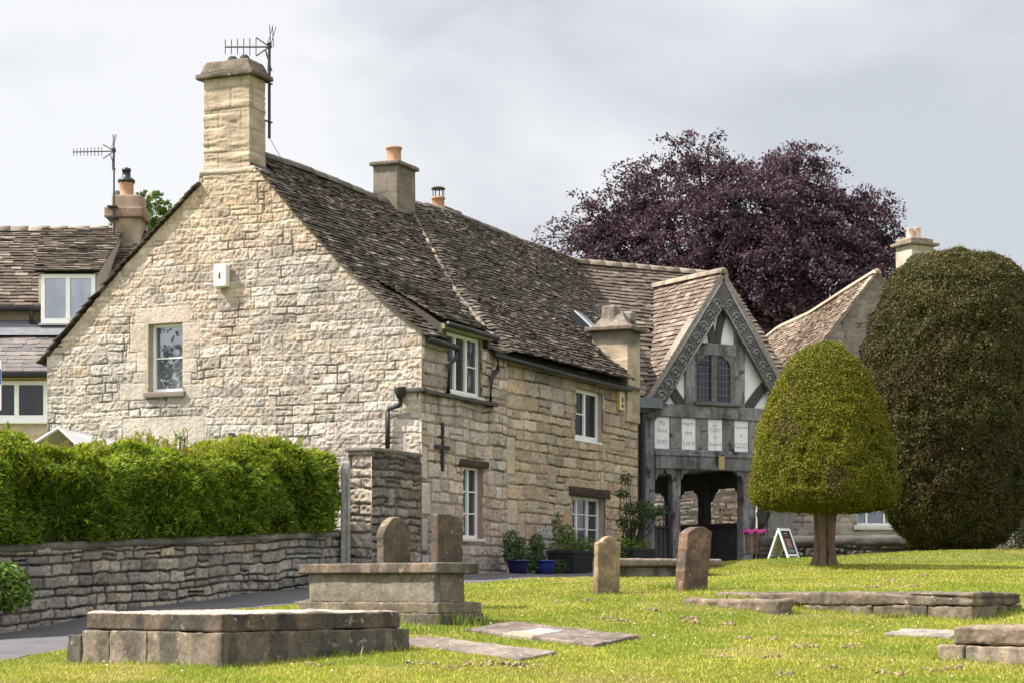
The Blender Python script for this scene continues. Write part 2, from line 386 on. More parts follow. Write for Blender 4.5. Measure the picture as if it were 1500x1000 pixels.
    if edge:
        t = sstep(e, .0, .05); hgt = hgt*t+(1-t)*relief*.8
    pal = A(pal, float)*A([1,.972,.985]); pi = np.minimum((rnd(7)*len(pal)).astype(int), len(pal)-1)
    pi[dressed] = 1
    C = pal[pi]*(.82+.36*rnd(8)*np.where(dressed, .8, 1))[:, None]
    C = C*(1+.10*rg[:, None]*np.where(dressed, .6, 1)[:, None])
    C = C*body[:, None]+A(mortar)*(1-body)[:, None]*(1+.15*vnoise(P, 14, seed+70))[:, None]
    tn = fbm(P, .55, 3, seed+90)[:, None]; C = C*(1+.22*tn*A([1,.9,.6])); gy_2 = sstep(fbm(P, .8, 4, seed+93), .1, .4)[:, None]*.45; C = C*(1-gy_2)+gy_2*(C.mean(1, keepdims=True)*A([.98,.95,.92]))*.88
    C = C*(1-.62*opn)[:, None]
    if grad is not None: C = grad(P, C)
    # cells
    cu_ = (us[:-1]+us[1:])/2; cv_ = (vs[:-1]+vs[1:])/2; CU, CV = np.meshgrid(cu_, cv_, indexing='ij')
    keep = inpoly(CU, CV, poly)
    for (a, b, c, e) in holes: keep &= ~((CU > a) & (CU < c) & (CV > b) & (CV < e))
    idx = np.arange(nu*nv).reshape(nu, nv)
    Fq = np.stack([idx[:-1,:-1], idx[1:,:-1], idx[1:,1:], idx[:-1,1:]], -1)[keep].reshape(-1, 4)
    if np.dot(np.cross(fr.U, fr.V), fr.N) < 0: Fq = Fq[:, ::-1]
    used = np.unique(Fq); mp = np.full(nu*nv, -1, np.int64); mp[used] = np.arange(len(used))
    V = fr.p(np.column_stack([P, hgt])[used])
    return mesh_np(name, V, [mp[Fq]], mat_, parent, C[used], True, loc)

# ------------------------------------------------------------------ roofs of separate slates
def slates(name, surf, srange, L, mat_, parent, pal, gauge=(.10,.16), wid=(.16,.34), thick=(.014,.026), keep=None, seed=1, sag=.03, lift=.035):
    r = np.random.default_rng(seed); S = []; 
    p = -.02
    while p < L:
        f = p/L; g = gauge[0]+(gauge[1]-gauge[0])*f; g *= r.uniform(.9, 1.1)
        p1 = min(p+g, L+.0)
        s0, s1 = srange
        s = s0-r.uniform(0, .2)
        while s < s1:
            wd = r.uniform(*wid)*(.8+.4*f); a = max(s, s0); b = min(s+wd-.006, s1)
            if b-a > .03 and (keep is None or keep((a+b)/2, p1)):
                S.append((a, b, p-.05, p1+r.uniform(-.012, .012), r.uniform(*thick), r.random(), r.normal(0, .006), r.normal(0, .004)))
            s += wd
        p += g
    S = A(S); n = len(S); V = np.zeros((n, 8, 3))
    a, b, p0, p1, th, cr, tl, sk = S.T
    def place(s, p, h):
        h = h+sag*vnoise(np.column_stack([s, p]), .45, seed+5)+sag*.35*vnoise(np.column_stack([s, p]), 1.7, seed+6)
        return surf(s, p, h)
    V[:,0] = place(a, p0, 0*a); V[:,1] = place(b, p0, 0*a)
    V[:,2] = place(b, p1+sk, lift+tl-sk); V[:,3] = place(a, p1-sk, lift+tl+sk)
    V[:,4] = place(a, p0, th); V[:,5] = place(b, p0, th); V[:,6] = place(b, p1+sk, lift+tl+th-sk); V[:,7] = place(a, p1-sk, lift+tl+th+sk)
    base = np.arange(n)[:, None]*8
    F = np.concatenate([base+A([[4,5,6,7]]), base+A([[3,2,1,0]]), base+A([[2,3,7,6]]), base+A([[3,0,4,7]]), base+A([[1,2,6,5]])])
    # orientation check
    q = V[0]; nn = np.cross(q[5]-q[4], q[7]-q[4])
    if np.dot(nn, surf(a[:1], p1[:1], A([.2]))[0]-surf(a[:1], p1[:1], A([0.]))[0]) < 0: F = F[:, ::-1]
    pal = A(pal, float); pi = (r.random(n)**1.75*len(pal)).astype(int); C = pal[np.minimum(pi, len(pal)-1)]*r.uniform(.78, 1.22, n)[:, None]
    return mesh_np(name, V.reshape(-1, 3), [F], mat_, parent, np.repeat(C, 8, 0), False)
def deck(name_mb, surf, srange, L, n=24, m=16, h=-.02, keep=None):
    """closed sheet under the slates"""
    s = np.linspace(*srange, n); p = np.linspace(0, L, m); SS, PP = np.meshgrid(s, p, indexing='ij')
    V = surf(SS.ravel(), PP.ravel(), np.full(SS.size, h)); idx = np.arange(n*m).reshape(n, m)
    F = np.stack([idx[:-1,:-1], idx[1:,:-1], idx[1:,1:], idx[:-1,1:]], -1)
    if keep is not None:
        k = A([[keep((s[i]+s[i+1])/2, (p[j]+p[j+1])/2) for j in range(m-1)] for i in range(n-1)]); F = F[k]
    name_mb.add(V, [tuple(x) for x in F.reshape(-1, 4)], (.05,.045,.04))
SLATE_DARK = [(.064,.050,.039),(.079,.062,.048),(.052,.041,.033),(.096,.075,.058),(.115,.097,.082),(.18,.16,.14)]
SLATE_BROWN = [(.155,.117,.092),(.175,.133,.105),(.135,.10,.08),(.195,.152,.12),(.25,.205,.165)]
def profile_surf(fr, prof):
    """fr: U along the ridge, V across (outwards, down slope), N up.  prof: [(v, z)] from ridge to eave"""
    pr = A(prof, float); seg = np.hypot(*np.diff(pr, axis=0).T); cum = np.concatenate([[0], np.cumsum(seg)])
    tg = np.diff(pr, axis=0)/seg[:, None]; mid = (cum[:-1]+cum[1:])/2
    def surf(s, p, h):
        v = np.interp(p, cum, pr[:,0]); z = np.interp(p, cum, pr[:,1])
        v = v+np.where(p < 0, p*tg[0,0], 0)+np.where(p > cum[-1], (p-cum[-1])*tg[-1,0], 0)
        z = z+np.where(p < 0, p*tg[0,1], 0)+np.where(p > cum[-1], (p-cum[-1])*tg[-1,1], 0)
        tv = np.interp(p, mid, tg[:,0]); tz = np.interp(p, mid, tg[:,1]); k = np.hypot(tv, tz); tv /= k; tz /= k; sg = np.where(tv >= 0, 1., -1.); h = h*sg
        return fr.p(np.column_stack([s, v-tz*h, z+tv*h]))
    return surf, cum[-1]

# ------------------------------------------------------------------ windows
def window(parent, fr, u0, v0, u1, v1, cols=(1,), rows=1, recess=.12, fw=.05, bar=.022, mframe=None, mpane=None, sill=None, reveal=(.36,.31,.24), msill=None, name='window', slabs=None):
    """a framed window set back in a wall opening: window > frame mesh itself, pane, sill, reveal"""
    mframe = mframe or M['white']; mpane = mpane or M['glass']
    m = MB(); d0, d1 = -recess-.05, -recess
    m.box(fr, (u0, v0, d0), (u0+fw, v1, d1)); m.box(fr, (u1-fw, v0, d0), (u1, v1, d1))
    m.box(fr, (u0+fw, v0, d0), (u1-fw, v0+fw*1.25, d1)); m.box(fr, (u0+fw, v1-fw, d0), (u1-fw, v1, d1))
    tot = sum(cols); x = u0+fw; iw = u1-u0-2*fw
    for i, c in enumerate(cols):
        xa = x; x += iw*c/tot
        if i < len(cols)-1: m.box(fr, (x-fw*.55, v0+fw*1.25, d0), (x+fw*.55, v1-fw, d1+.006))
    nb = rows if isinstance(rows, (list, tuple)) else [rows]*len(cols); x = u0+fw
    for i, c in enumerate(cols):
        xa = x; x += iw*c/tot
        for k in range(1, nb[i]):
            y = v0+fw*1.25+(v1-v0-fw*2.25)*k/nb[i]
            m.box(fr, (xa, y-bar/2, d0+.012), (x, y+bar/2, d1-.012))
    wn = m.build(name, mframe, parent)
    p = MB(); p.box(fr, (u0+fw*.5, v0+fw*.5, d0+.008), (u1-fw*.5, v1-fw*.5, d0+.016)); p.build('pane', mpane, wn)
    if reveal is not None:
        q = MB(); t = .1
        for lo, hi in (((u0-t, v0-t, d0-.02), (u0, v1+t, -.004)), ((u1, v0-t, d0-.02), (u1+t, v1+t, -.004)), ((u0, v1, d0-.02), (u1, v1+t, -.004)), ((u0, v0-t, d0-.02), (u1, v0, -.004))):
            q.box(fr, lo, hi, reveal)
        q.build('reveal', M['ashlar'], wn)
    if sill is not None:
        ex, th, out = sill
        rbox('sill', fr, (u0-ex, v0-th, -recess), (u1+ex, v0-.001, out), msill or M['ashlar'], wn, .06, .012, lambda P: .006*vnoise(P, 9, 3), lambda P: np.tile(A([.20,.17,.14]), (len(P), 1)))
    return wn
# ================================================================== the long stone cottage
th = math.radians(24.); SD = A([math.sin(th), math.cos(th), 0]); GL = A([-math.cos(th), math.sin(th), 0]); UP = A([0,0,1.])
C0 = A([-1.507, 34., 0.])
NS = A([math.cos(th), -math.sin(th), 0]); NG = -SD
house = empty('stone_cottage', (C0[0], C0[1], .1), 'long two storey cream stone cottage with a tall gable and dark stone slate roof', 'cottage')
FG = Fr(C0, GL, UP, NG)                 # gable: u to the left, v up
FS = Fr(C0, SD, UP, NS)                 # long side wall
FS2 = Fr(C0-.05*NS, SD, UP, NS)
HOUSE = Fr(C0, SD, GL, UP)              # s along, a across, z
RZ = 7.58
PR = [(3.6,RZ),(3.05,7.05),(2.3,6.24),(1.5,5.42),(.73,4.78),(0,4.2),(-.13,4.10)]
PL = [(3.6,RZ),(5.92,5.62),(7.55,4.12),(7.72,3.96)]
def zprof(a): 
    q = sorted(PR[:-1]+PL[1:]); return np.interp(a, [x[0] for x in q], [x[1] for x in q])
# --- gable wall
GP = [(.47,.395,.315),(.50,.43,.355),(.44,.36,.275),(.49,.425,.36),(.38,.325,.27),(.53,.465,.395),(.46,.38,.285),(.34,.29,.245)]
def px_gable(px, py):
    k = (px-750)/FPX; t = (C0[0]-k*C0[1])/(math.cos(th)+k*math.sin(th)); Y = C0[1]+t*math.sin(th); return t, (HZ-py)/FPX*Y
wu1, wv1 = px_gable(217, 475); wu0, wv0 = px_gable(267, 572)
w_hole = (wu0, wv0, wu1, wv1)
big = []
def gb(x0, y0, x1, y1):
    a, b = px_gable(x1, y1); c, d = px_gable(x0, y0); big.append((a, b, c, d))
for q in ((198,452,278,475),(190,475,217,515),(268,473,293,500),(268,500,283,525),(200,515,217,545),(268,525,289,545),(268,545,280,563),(195,545,217,562),(175,562,214,585),(270,563,298,583),
          (180,612,300,650),(220,332,258,352),(195,375,212,398),(140,445,160,464)): gb(*q)
ap = [(-.022,-.5),(7.56,-.5)]+[(a, float(zprof(a))-.02) for a in (7.56,6.8,5.92,5,4.34)]+[(4.33,7.14),(3.08,7.14)]+[(a, float(zprof(a))-.02) for a in (3.07,2.3,1.5,.73,-.022)]
a0_, b0_ = px_gable(332, 421)
def ggrad(P, C):
    up = sstep(P[:,1]+.5*vnoise(P, .8, 3), 4.8, 6.6)[:, None]
    lo = sstep(-P[:,1]+.5*vnoise(P, .9, 4), -4.3, -2.6)[:, None]
    C = C*(1-up)+C*A([1.02,.95,.83])*up
    g = C.mean(1, keepdims=True)
    C = C*(1-.35*lo)+.35*lo*(g*A([1.05,1.03,.98])+.02)
    st = sstep(P[:,0], wu0-.12, wu0)*sstep(-P[:,0], -wu1-.12, -wu1)*sstep(P[:,1], wv0-.75, wv0-.1)*sstep(-P[:,1], -wv0, -wv0+.1)*sstep(vnoise(P*A([5,.8]), 2, 6)+.5*vnoise(P, 9, 7), -.3, .5)
    st = np.maximum(st, .8*np.exp(-((P[:,0]-(a0_+.05))/.16)**2)*sstep(-P[:,1], -b0_, -b0_+.02)*sstep(P[:,1], b0_-.5, b0_-.1)*sstep(vnoise(P*A([4,1]), 3, 9), -.4, .4))
    return C*(1-.6*st)[:, None]
stone_wall('gable_wall', FG, ap, [w_hole], M['stone'], house, GP, (.42,.355,.285), hc=(.12,.225), wc=(.16,.40), big=big, relief=.009, rough=.0105, joint=.005, wob=.65, seed=11, split=.18, grad=ggrad, step=.0125)
def chk(px): return ((px-750)/FPX*C0[1]-C0[0])/(SD[0]-(px-750)/FPX*SD[1])
def sv(px, py):
    s = chk(px); return s, (HZ-py)/FPX*(C0[1]+s*SD[1])
# --- side walls
s1 = 3.46
wa = (.98, 3.28, 2.34, 4.30); wb = (1.62, .80, 2.42, 2.05); wc_ = (6.86, 2.87, 8.3, 3.88); wd = (6.72, .45, 8.42, 1.74)
P1 = [(.46,.385,.315),(.51,.445,.38),(.42,.345,.275),(.49,.43,.375),(.37,.31,.26)]
P2 = [(.50,.385,.26),(.53,.43,.315),(.46,.345,.235),(.52,.41,.275),(.41,.33,.25),(.53,.445,.34)]
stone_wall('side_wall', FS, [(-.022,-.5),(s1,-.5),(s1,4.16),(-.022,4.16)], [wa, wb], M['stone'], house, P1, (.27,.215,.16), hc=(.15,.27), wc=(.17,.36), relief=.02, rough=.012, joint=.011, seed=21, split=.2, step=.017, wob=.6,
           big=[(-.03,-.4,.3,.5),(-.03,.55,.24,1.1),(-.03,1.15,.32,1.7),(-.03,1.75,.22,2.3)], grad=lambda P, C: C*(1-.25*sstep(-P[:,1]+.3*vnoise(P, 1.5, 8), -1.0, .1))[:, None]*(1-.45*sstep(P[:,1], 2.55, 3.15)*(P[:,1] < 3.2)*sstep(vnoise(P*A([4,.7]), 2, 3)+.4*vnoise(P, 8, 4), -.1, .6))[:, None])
def w2grad(P, C):
    g = (sstep(-P[:,1]+.35*vnoise(P, 1.1, 5), -1.25, -.75)*sstep(-P[:,0], -6.6, -5.8))[:, None]
    m = C.mean(1, keepdims=True); C = C*(1-.75*g)+.75*g*(m*A([.98,1.0,.98]))
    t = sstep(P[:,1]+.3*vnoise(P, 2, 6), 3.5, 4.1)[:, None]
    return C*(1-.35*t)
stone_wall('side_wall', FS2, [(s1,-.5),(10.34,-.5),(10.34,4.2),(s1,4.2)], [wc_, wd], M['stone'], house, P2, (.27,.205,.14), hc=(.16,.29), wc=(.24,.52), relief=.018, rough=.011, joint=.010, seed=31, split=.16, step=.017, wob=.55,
           big=[(s1,-.3,s1+.42,.3),(s1+.02,.32,s1+.5,.95),(s1,1.1,s1+.6,1.55),(s1,2.0,s1+.5,2.7),(8.7,2.75,9.6,2.98)], grad=w2grad)
# end wall, back wall (plain, out of sight)
m = MB(); m.box(HOUSE, (.03,7.2,-.5), (15.5,7.5,4.0), (.5,.44,.34)); m.box(HOUSE, (10.0,.35,-.5), (10.30,7.2,4.3), (.5,.42,.3))
m.box(HOUSE, (.35,.3,-.5), (.45,7.2,4.0), (.2,.2,.2)); m.box(HOUSE, (.45,.25,-.5), (10.0,.33,4.0), (.2,.2,.2)); m.box(HOUSE, (10.3,3.0,-.5), (15.5,3.2,7.0), (.5,.44,.34))
m.build('rear_wall', M['stone'], house)
# --- roof
FRr = Fr(C0, SD, GL, UP)
surfR, LR = profile_surf(FRr, PR); surfL, LL = profile_surf(FRr, PL)
def p_of_a(a): 
    pr = A(PR); seg = np.hypot(*np.diff(pr, axis=0).T); cum = np.concatenate([[0], np.cumsum(seg)]); return float(np.interp(-a, -pr[:,0], cum))
lineS = lambda p: 6.55-3.5*min(1, p/LR)**.92
pc = p_of_a(1.05)
pch = p_of_a(3.08)
def keep1(s, p): return s < lineS(p) and not (s < .66 and p < pch) and not (p > pc+.12 and .95 < s < 2.62)
send = lambda p: 10.32+5.0*(1-min(1, p/LR))
def keep2(s, p): return lineS(p) <= s < send(p) and not (s > 9.5 and p > p_of_a(.72))
def surfR2(s, p, h):
    k = sstep(s-(6.55-3.5*np.clip(p/LR, 0, 1)**.92), -.05, .35)
    return surfR(s, p, h+.05+.07*k*1.0)+np.multiply.outer(.12*sstep(s, 6.0, 8.0)*(1-p/LR), UP)
roof = slates('roof', surfR, (-.09, 6.7), LR, M['slate'], house, SLATE_DARK, (.085,.12), keep=keep1, seed=41, wid=(.13,.28))
slates('roof', surfR2, (2.9, 15.5), LR, M['slate'], house, SLATE_DARK, (.085,.12), keep=keep2, seed=42, wid=(.12,.25))
slates('roof', surfL, (-.09, 15.5), LL, M['slate'], house, SLATE_DARK, (.13,.2), keep=lambda s, p: not (s < .66 and p < 1.02), seed=43, wid=(.22,.42))
m = MB(); deck(m, surfR, (.03, 10.3), LR-.02, 60, 30, -.015, lambda s, p: not (p > pc and .9 < s < 2.7)); deck(m, surfR, (10.3,15.5), LR*.999, 12, 24, -.015, lambda s, p: s < send(p)); deck(m, surfL, (.03, 15.5), LL-.02, 10, 8, -.015)
m.build('roof_boarding', M['flat'], house)
# raised verge of the second roof: mortar and stone edge
m = MB(); path = []
for p in np.linspace(.15, LR-.45, 26):
    s = lineS(p); q = surfR(A([s]), A([p]), A([.075]))[0]; path.append(q)
path = A(path)
for i in range(len(path)-1):
    m.tube([path[i], path[i+1]], .035+.02*random.random(), 6, A([.2,.165,.125])*random.uniform(.6, 1.3))
m.build('verge', M['slate'], house, True)
# ridge stones
m = MB(); s = .62
while s < 15.5:
    L = random.uniform(.4, .55); z = RZ+.03+(.0 if s < 6.4 else .10+.12*min(1, (s-6)/2))+random.uniform(-.012, .012)
    z += .02*math.sin(s*.9)
    pts = []
    for ss in (s+.006, s+L-.006):
        for k in range(7):
            an = math.pi*(k/6); pts.append(HOUSE.p([[ss, 3.6+.15*math.cos(an), z-.09+.14*math.sin(an)]])[0])
    m.add(pts, [(k, k+1, 8+k, 7+k) for k in range(6)]+[tuple(range(7))[::-1], tuple(range(7, 14))], A([.115,.098,.082])*random.uniform(.7, 1.4)); s += L
m.build('ridge', M['slate'], house, True)
# flatter slip of roof lifted over the upper window
za = float(np.interp(1.05, [x[0] for x in PR[::-1]], [x[1] for x in PR[::-1]]))
surfD, LD = profile_surf(FRr, [(1.25, za+.20),(.6, za-.17),(-.16, 4.42)])
slates('eyebrow_roof', surfD, (.62, 2.60), LD, M['slate'], house, SLATE_DARK, (.12,.14), seed=44, sag=.015)
m = MB(); deck(m, surfD, (.66, 2.58), LD-.01, 6, 6, -.02)
for s in (.68, 2.54):
    P = [HOUSE.p([[s, a, z]])[0] for a, z in ((1.2, za+.1),(.6, za-.2),(-.06, 4.38),(-.06, 4.16),(.5,4.6))]; m.prism(P, SD*.05, (.07,.06,.05))
m.box(HOUSE, (.68,-.10,4.31), (2.58,-.02,4.40), (.33,.34,.2))
m.build('eyebrow_boarding', M['flat'], house)
# gutters and downpipes
def hp(s, a, z): return HOUSE.p([[s, a, z]])[0]
MB().tube([hp(.02,-.14,4.05), hp(1.1,-.14,4.03)], .055, 8).build('gutter', M['black'], house, True)
MB().tube([hp(.62,-.20,4.37), hp(2.64,-.20,4.35)], .05, 8).build('gutter', M['black'], house, True)
MB().tube([hp(2.66,-.14,4.06), hp(6.0,-.12,4.04), hp(9.5,-.13,4.04)], .045, 8).build('gutter', M['black'], house, True)
MB().tube([hp(1.06,-.14,4.02), hp(1.06,-.14,3.86), hp(.90,-.08,3.72), hp(.88,-.07,3.24)], .042, 8).build('downpipe', M['black'], house, True)
MB().tube([hp(2.78,-.14,4.02), hp(2.80,-.13,3.82), hp(2.62,-.08,3.66), hp(2.60,-.07,3.14)], .042, 8).build('downpipe', M['black'], house, True)
t0, z0 = px_gable(571, 657); t1, z1 = px_gable(571, 601); t2, z2 = px_gable(590, 590); t3, z3 = px_gable(590, 573)
m = MB(); m.tube([FG.pt(t3, z3, .08), FG.pt(t2, z2+.02, .08), FG.pt(t2+.03, z2-.04, .08), FG.pt(t1-.02, z1+.03, .08), FG.pt(t1, z1-.03, .08), FG.pt(t0, z0, .08)], .04, 8)
m.lathe(FG.pt(t3, z3-.05, .09), [(.05,-.08),(.09,.0),(.10,.1),(.10,.12)], 10); m.build('downpipe', M['black'], house, True)
# slate string course turning the corner below the window
lo = 3.21
dk = lambda P: A([.075,.065,.055])*(1+.3*vnoise(P, 12, 2))[:, None]
rbox('string_course', FS, (0,lo-.05,0), (2.86,lo+.02,.12), M['slate'], house, .08, .012, lambda P: .014*vnoise(P, 5, 4), dk)
rbox('string_course', FG, (-.10,lo-.02,0), (.46,lo+.045,.10), M['slate'], house, .08, .012, lambda P: .014*vnoise(P, 5, 4), dk)
# windows
window(house, FG, *w_hole, cols=(1,), rows=2, recess=.16, fw=.05, mpane=M['glassbright'], sill=(.07,.10,.06))
window(house, FS, *wa, cols=(.8,1,1), rows=[2,1,2], recess=.05, fw=.055, mframe=M['white'], mpane=M['glass'], sill=(.02,.06,.08), msill=M['dullwhite'], reveal=(.2,.17,.13))
w2 = window(house, FS, *wb, cols=(1,1), rows=3, recess=.10, fw=.045, mframe=M['white'], sill=(.05,.06,.05), msill=M['dullwhite'], reveal=(.30,.2,.15))
window(house, FS2, *wc_, cols=(1.0,1.0), rows=[2,1], recess=.09, fw=.075, mpane=M['glassdark'], sill=(.0,.05,.02), msill=M['white'])
window(house, FS2, *wd, cols=(.8,1,1), rows=4, recess=.12, fw=.06, mframe=M['white'], sill=None)
wt = lambda P: A([.062,.042,.034])*(1+.3*vnoise(P*A([.4,3,3]), 9, 2))[:, None]
rbox('lintel', FS, (1.46,2.05,-.1), (2.62,2.17,.045), M['timber'], house, .1, .01, lambda P: .006*vnoise(P, 7, 1), wt)
rbox('lintel', FS2, (6.55,1.745,-.1), (8.68,1.92,.05), M['timber'], house, .1, .01, lambda P: .006*vnoise(P, 7, 1), wt)
# iron cross shaped tie plate
m = MB(); cs, cz = sv(645, 655); m.box(FS, (cs-.035, cz-.40, .03), (cs+.035, cz+.42, .06)); m.box(FS, (cs-.26, cz-.035, .03), (cs+.26, cz+.035, .065)); m.build('tie_plate', M['black'], house)
# --- chimneys of the cottage
def bedding(seed, amp=.018):
    def f(P):
        Q = P*A([1.3,1.3,14]); return amp*(np.round(vnoise(Q, 1.1, seed)*3)/3+.5*vnoise(Q, 3.0, seed+1))*sstep(vnoise(P*A([1,1,1.6]), 1.5, seed+2), -.3, .1)+.004*vnoise(P, 30, seed+3)
    return f
def stonecol(c, seed, var=.14, band=None):
    c = A(c, float)
    def f(P):
        C = c*(1+var*vnoise(P, 2.5, seed)+var*.7*vnoise(P*A([1,1,4]), 4, seed+1))[:, None]
        return C if band is None else band(P, C)
    return f
FC = Fr(C0, SD, GL, UP)
def chj(P):
    zz = (P[:,2]-6.75)/.37; k = np.floor(zz); f = zz-k; t = (P[:,1]-P[:,0]*.9)/.46+.45*(k % 2); g = t-np.floor(t)
    return np.clip(np.exp(-(np.minimum(f, 1-f)*.37/.010)**2)+np.exp(-(np.minimum(g, 1-g)*.46/.010)**2), 0, 1)*(.5+.5*sstep(vnoise(P, 2.2, 44), -.3, .2))
def zc(px, py, s, a): 
    p = hp(s, a, 0); return (HZ-py)/FPX*p[1]
ztop = zc(331,113,.0,3.76); capb = ztop
ch = rboxes('chimney', [dict(fr=FC, lo=(.0,3.31,6.7), hi=(.54,4.24,ztop), step=.018, bev=.012, disp=lambda P: bedding(5, .014)(P)-.012*chj(P), colf=stonecol((.40,.32,.235), 8, .25, lambda P, C: C*(1-.4*chj(P))[:, None])),
    dict(fr=FC, lo=(-.025,3.2,7.08), hi=(.58,4.34,7.22), step=.04, bev=.05, disp=bedding(9, .015), colf=stonecol((.40,.335,.26), 9, .25)),
    dict(fr=FC, lo=(.012,3.08,6.3), hi=(.6,4.33,7.10), step=.05, bev=.03, disp=bedding(10, .02), colf=stonecol((.44,.36,.265), 9, .25))], M['ashlar'], house)
capcol = stonecol((.17,.135,.105), 3, .35)
def taper(P):
    Q = P.copy(); t = np.clip((P[:,2]-(capb+.07))/.22, 0, 1); c = A([.275,3.78])
    k = (1-.19*t)[:, None]; Q[:, :2] = c+(P[:, :2]-c)*np.hstack([k, k]); return Q
rboxes('cap', [dict(fr=FC, lo=(-.09,3.2,capb-.005), hi=(.64,4.36,capb+.085), step=.04, bev=.02, disp=lambda P: .012*vnoise(P, 8, 3), colf=capcol),
    dict(fr=FC, lo=(-.05,3.25,capb+.08), hi=(.60,4.31,capb+.30), step=.03, bev=.03, disp=lambda P: .016*fbm(P, 9, 3, 3), colf=capcol, warp=taper)], M['tomb'], ch)
for a in (3.56, 3.80):
    m = MB(); m.lathe(hp(.25, a, capb+.27), [(.09,0),(.095,.06),(.085,.11),(.05,.145),(.01,.15)], 12, (.06,.05,.045)); m.build('cowl', M['tomb'], ch, True)
# second chimney on the ridge
zb2 = zc(570,247,5.9,3.6)
def blockgrid(P, C):
    s = np.where((np.abs(((P[:,2]-6.9)/.28) % 1-.5) > .47) | (np.abs(((P[:,0]+P[:,1]+.2*np.floor((P[:,2]-6.9)/.28)*.9)/.37) % 1-.5) > .475), .72, 1.)
    return C*s[:, None]
ch2 = rbox('chimney', FC, (5.55,3.3,6.6), (6.35,3.84,zb2), M['ashlar'], house, .03, .01, lambda P: .004*vnoise(P, 14, 3), stonecol((.185,.157,.125), 4, .3, blockgrid))
rbox('cap', FC, (5.49,3.24,zb2-.002), (6.41,3.9,zb2+.075), M['tomb'], ch2, .05, .02, lambda P: .008*vnoise(P, 8, 3), capcol)
pz = zb2+.07
m = MB(); m.lathe(hp(5.93,3.57,pz), [(.185,0),(.15,.04),(.142,.20),(.145,.30),(.165,.315),(.165,.35),(.14,.355),(.125,.2)], 20, (.55,.30,.18)); m.build('pot', M['terracotta'], ch2, True)
# third: small stack behind the ridge with caged pot
z3b = zc(655,312,9.0,3.95)
ch3 = rbox('chimney', FC, (8.6,3.75,7.0), (9.25,4.2,z3b), M['ashlar'], house, .05, .02, lambda P: .006*vnoise(P, 9, 3), stonecol((.2,.17,.14), 4, .2))
rbox('cap', FC, (8.52,3.68,z3b-.02), (9.35,4.27,z3b+.05), M['tomb'], ch3, .06, .02, lambda P: .01*vnoise(P, 8, 3), capcol)
m = MB(); pc3 = hp(8.72,3.95,z3b+.03); m.lathe(pc3, [(.15,0),(.135,.03),(.13,.20),(.15,.21),(.15,.25),(.12,.25)], 18, (.5,.28,.17)); pot3 = m.build('pot', M['terracotta'], ch3, True)
m = MB()
for k in range(9):
    an = 2*math.pi*k/9; q = pc3+A([.12*math.cos(an), .12*math.sin(an), .24]); m.tube([q, q+A([0,0,.19])], .008, 4)
m.lathe(pc3+A([0,0,.42]), [(.15,0),(.155,.02),(.10,.05),(.01,.06)], 18); m.build('cage', M['black'], pot3)
# fourth: eaves stack at the end of the side wall
z4 = zc(905,487,9.9,.35)
def soot(P, C):
    t = sstep(P[:,2]+.1*vnoise(P, 4, 5), z4-.38, z4-.14)[:, None]; return C*(1-t)+t*A([.16,.145,.12])
ch4 = rbox('chimney', FC, (9.58,-.03,3.4), (10.32,.78,z4), M['ashlar'], house, .03, .012, bedding(15, .008), stonecol((.45,.36,.25), 6, .22, soot))
rbox('cap', FC, (9.46,-.16,z4), (10.44,.9,z4+.09), M['tomb'], ch4, .04, .02, lambda P: .008*vnoise(P, 8, 3), stonecol((.17,.13,.105), 3, .35))
def pyr(P):
    Q = P.copy(); t = np.clip((P[:,2]-(z4+.085))/.42, 0, 1); c = A([9.95,.37]); k = (1-.75*t**.6)[:, None]; Q[:, :2] = c+(P[:, :2]-c)*np.hstack([k, k*.9+.1]); return Q
rboxes('finial', [dict(fr=FC, lo=(9.52,-.10,z4+.085), hi=(10.38,.84,z4+.42), step=.04, bev=.03, disp=lambda P: .02*fbm(P, 7, 3, 8), colf=stonecol((.18,.15,.125), 3, .35), warp=pyr),
    dict(fr=FC, lo=(9.72,.30,z4+.2), hi=(9.98,.62,z4+.56), step=.04, bev=.05, disp=lambda P: .025*fbm(P, 7, 3, 9), colf=stonecol((.2,.17,.145), 3, .35)),
    dict(fr=FC, lo=(9.92,.0,z4+.2), hi=(10.2,.26,z4+.44), step=.04, bev=.06, disp=lambda P: .025*fbm(P, 7, 3, 10), colf=stonecol((.22,.19,.16), 3, .35))], M['tomb'], ch4)
m = MB(); P = [hp(9.545,a,z) for a, z in ((.82,5.12),(.02,4.33),(.02,4.25),(.82,5.0))]; m.prism(P, SD*.03, (.1,.09,.085)); m.build('flashing', M['lead'], ch4)
# skylight
def ray_roof(px, py, surf, sr, L):
    best = None
    for s in np.linspace(*sr, 140):
        for p in np.linspace(.2, L, 80):
            q = surf(A([s]), A([p]), A([0.1]))[0]; d = abs(q[0]/q[1]*FPX+750-px)+abs(HZ-q[2]/q[1]*FPX-py)
            if best is None or d < best[0]: best = (d, s, p)
    return best[1:]
ss, sp_ = ray_roof(858, 476, surfR2, (7.5,12.5), LR)
m = MB(); q = [surfR2(A([a]), A([b]), A([h]))[0] for h in (.0,.17) for a, b in ((ss-.22,sp_-.36),(ss+.34,sp_-.36),(ss+.34,sp_+.36),(ss-.22,sp_+.36))]; m.hexa(q, (.02,.02,.022)); sk = m.build('skylight', M['black'], house)
m = MB(); q = [surfR2(A([a]), A([b]), A([h]))[0] for h in (.168,.19) for a, b in ((ss-.2,sp_-.34),(ss-.12,sp_-.34),(ss-.12,sp_+.34),(ss-.2,sp_+.34))]; m.hexa(q, (.55,.57,.6)); m.build('flashing', M['flat'], sk)
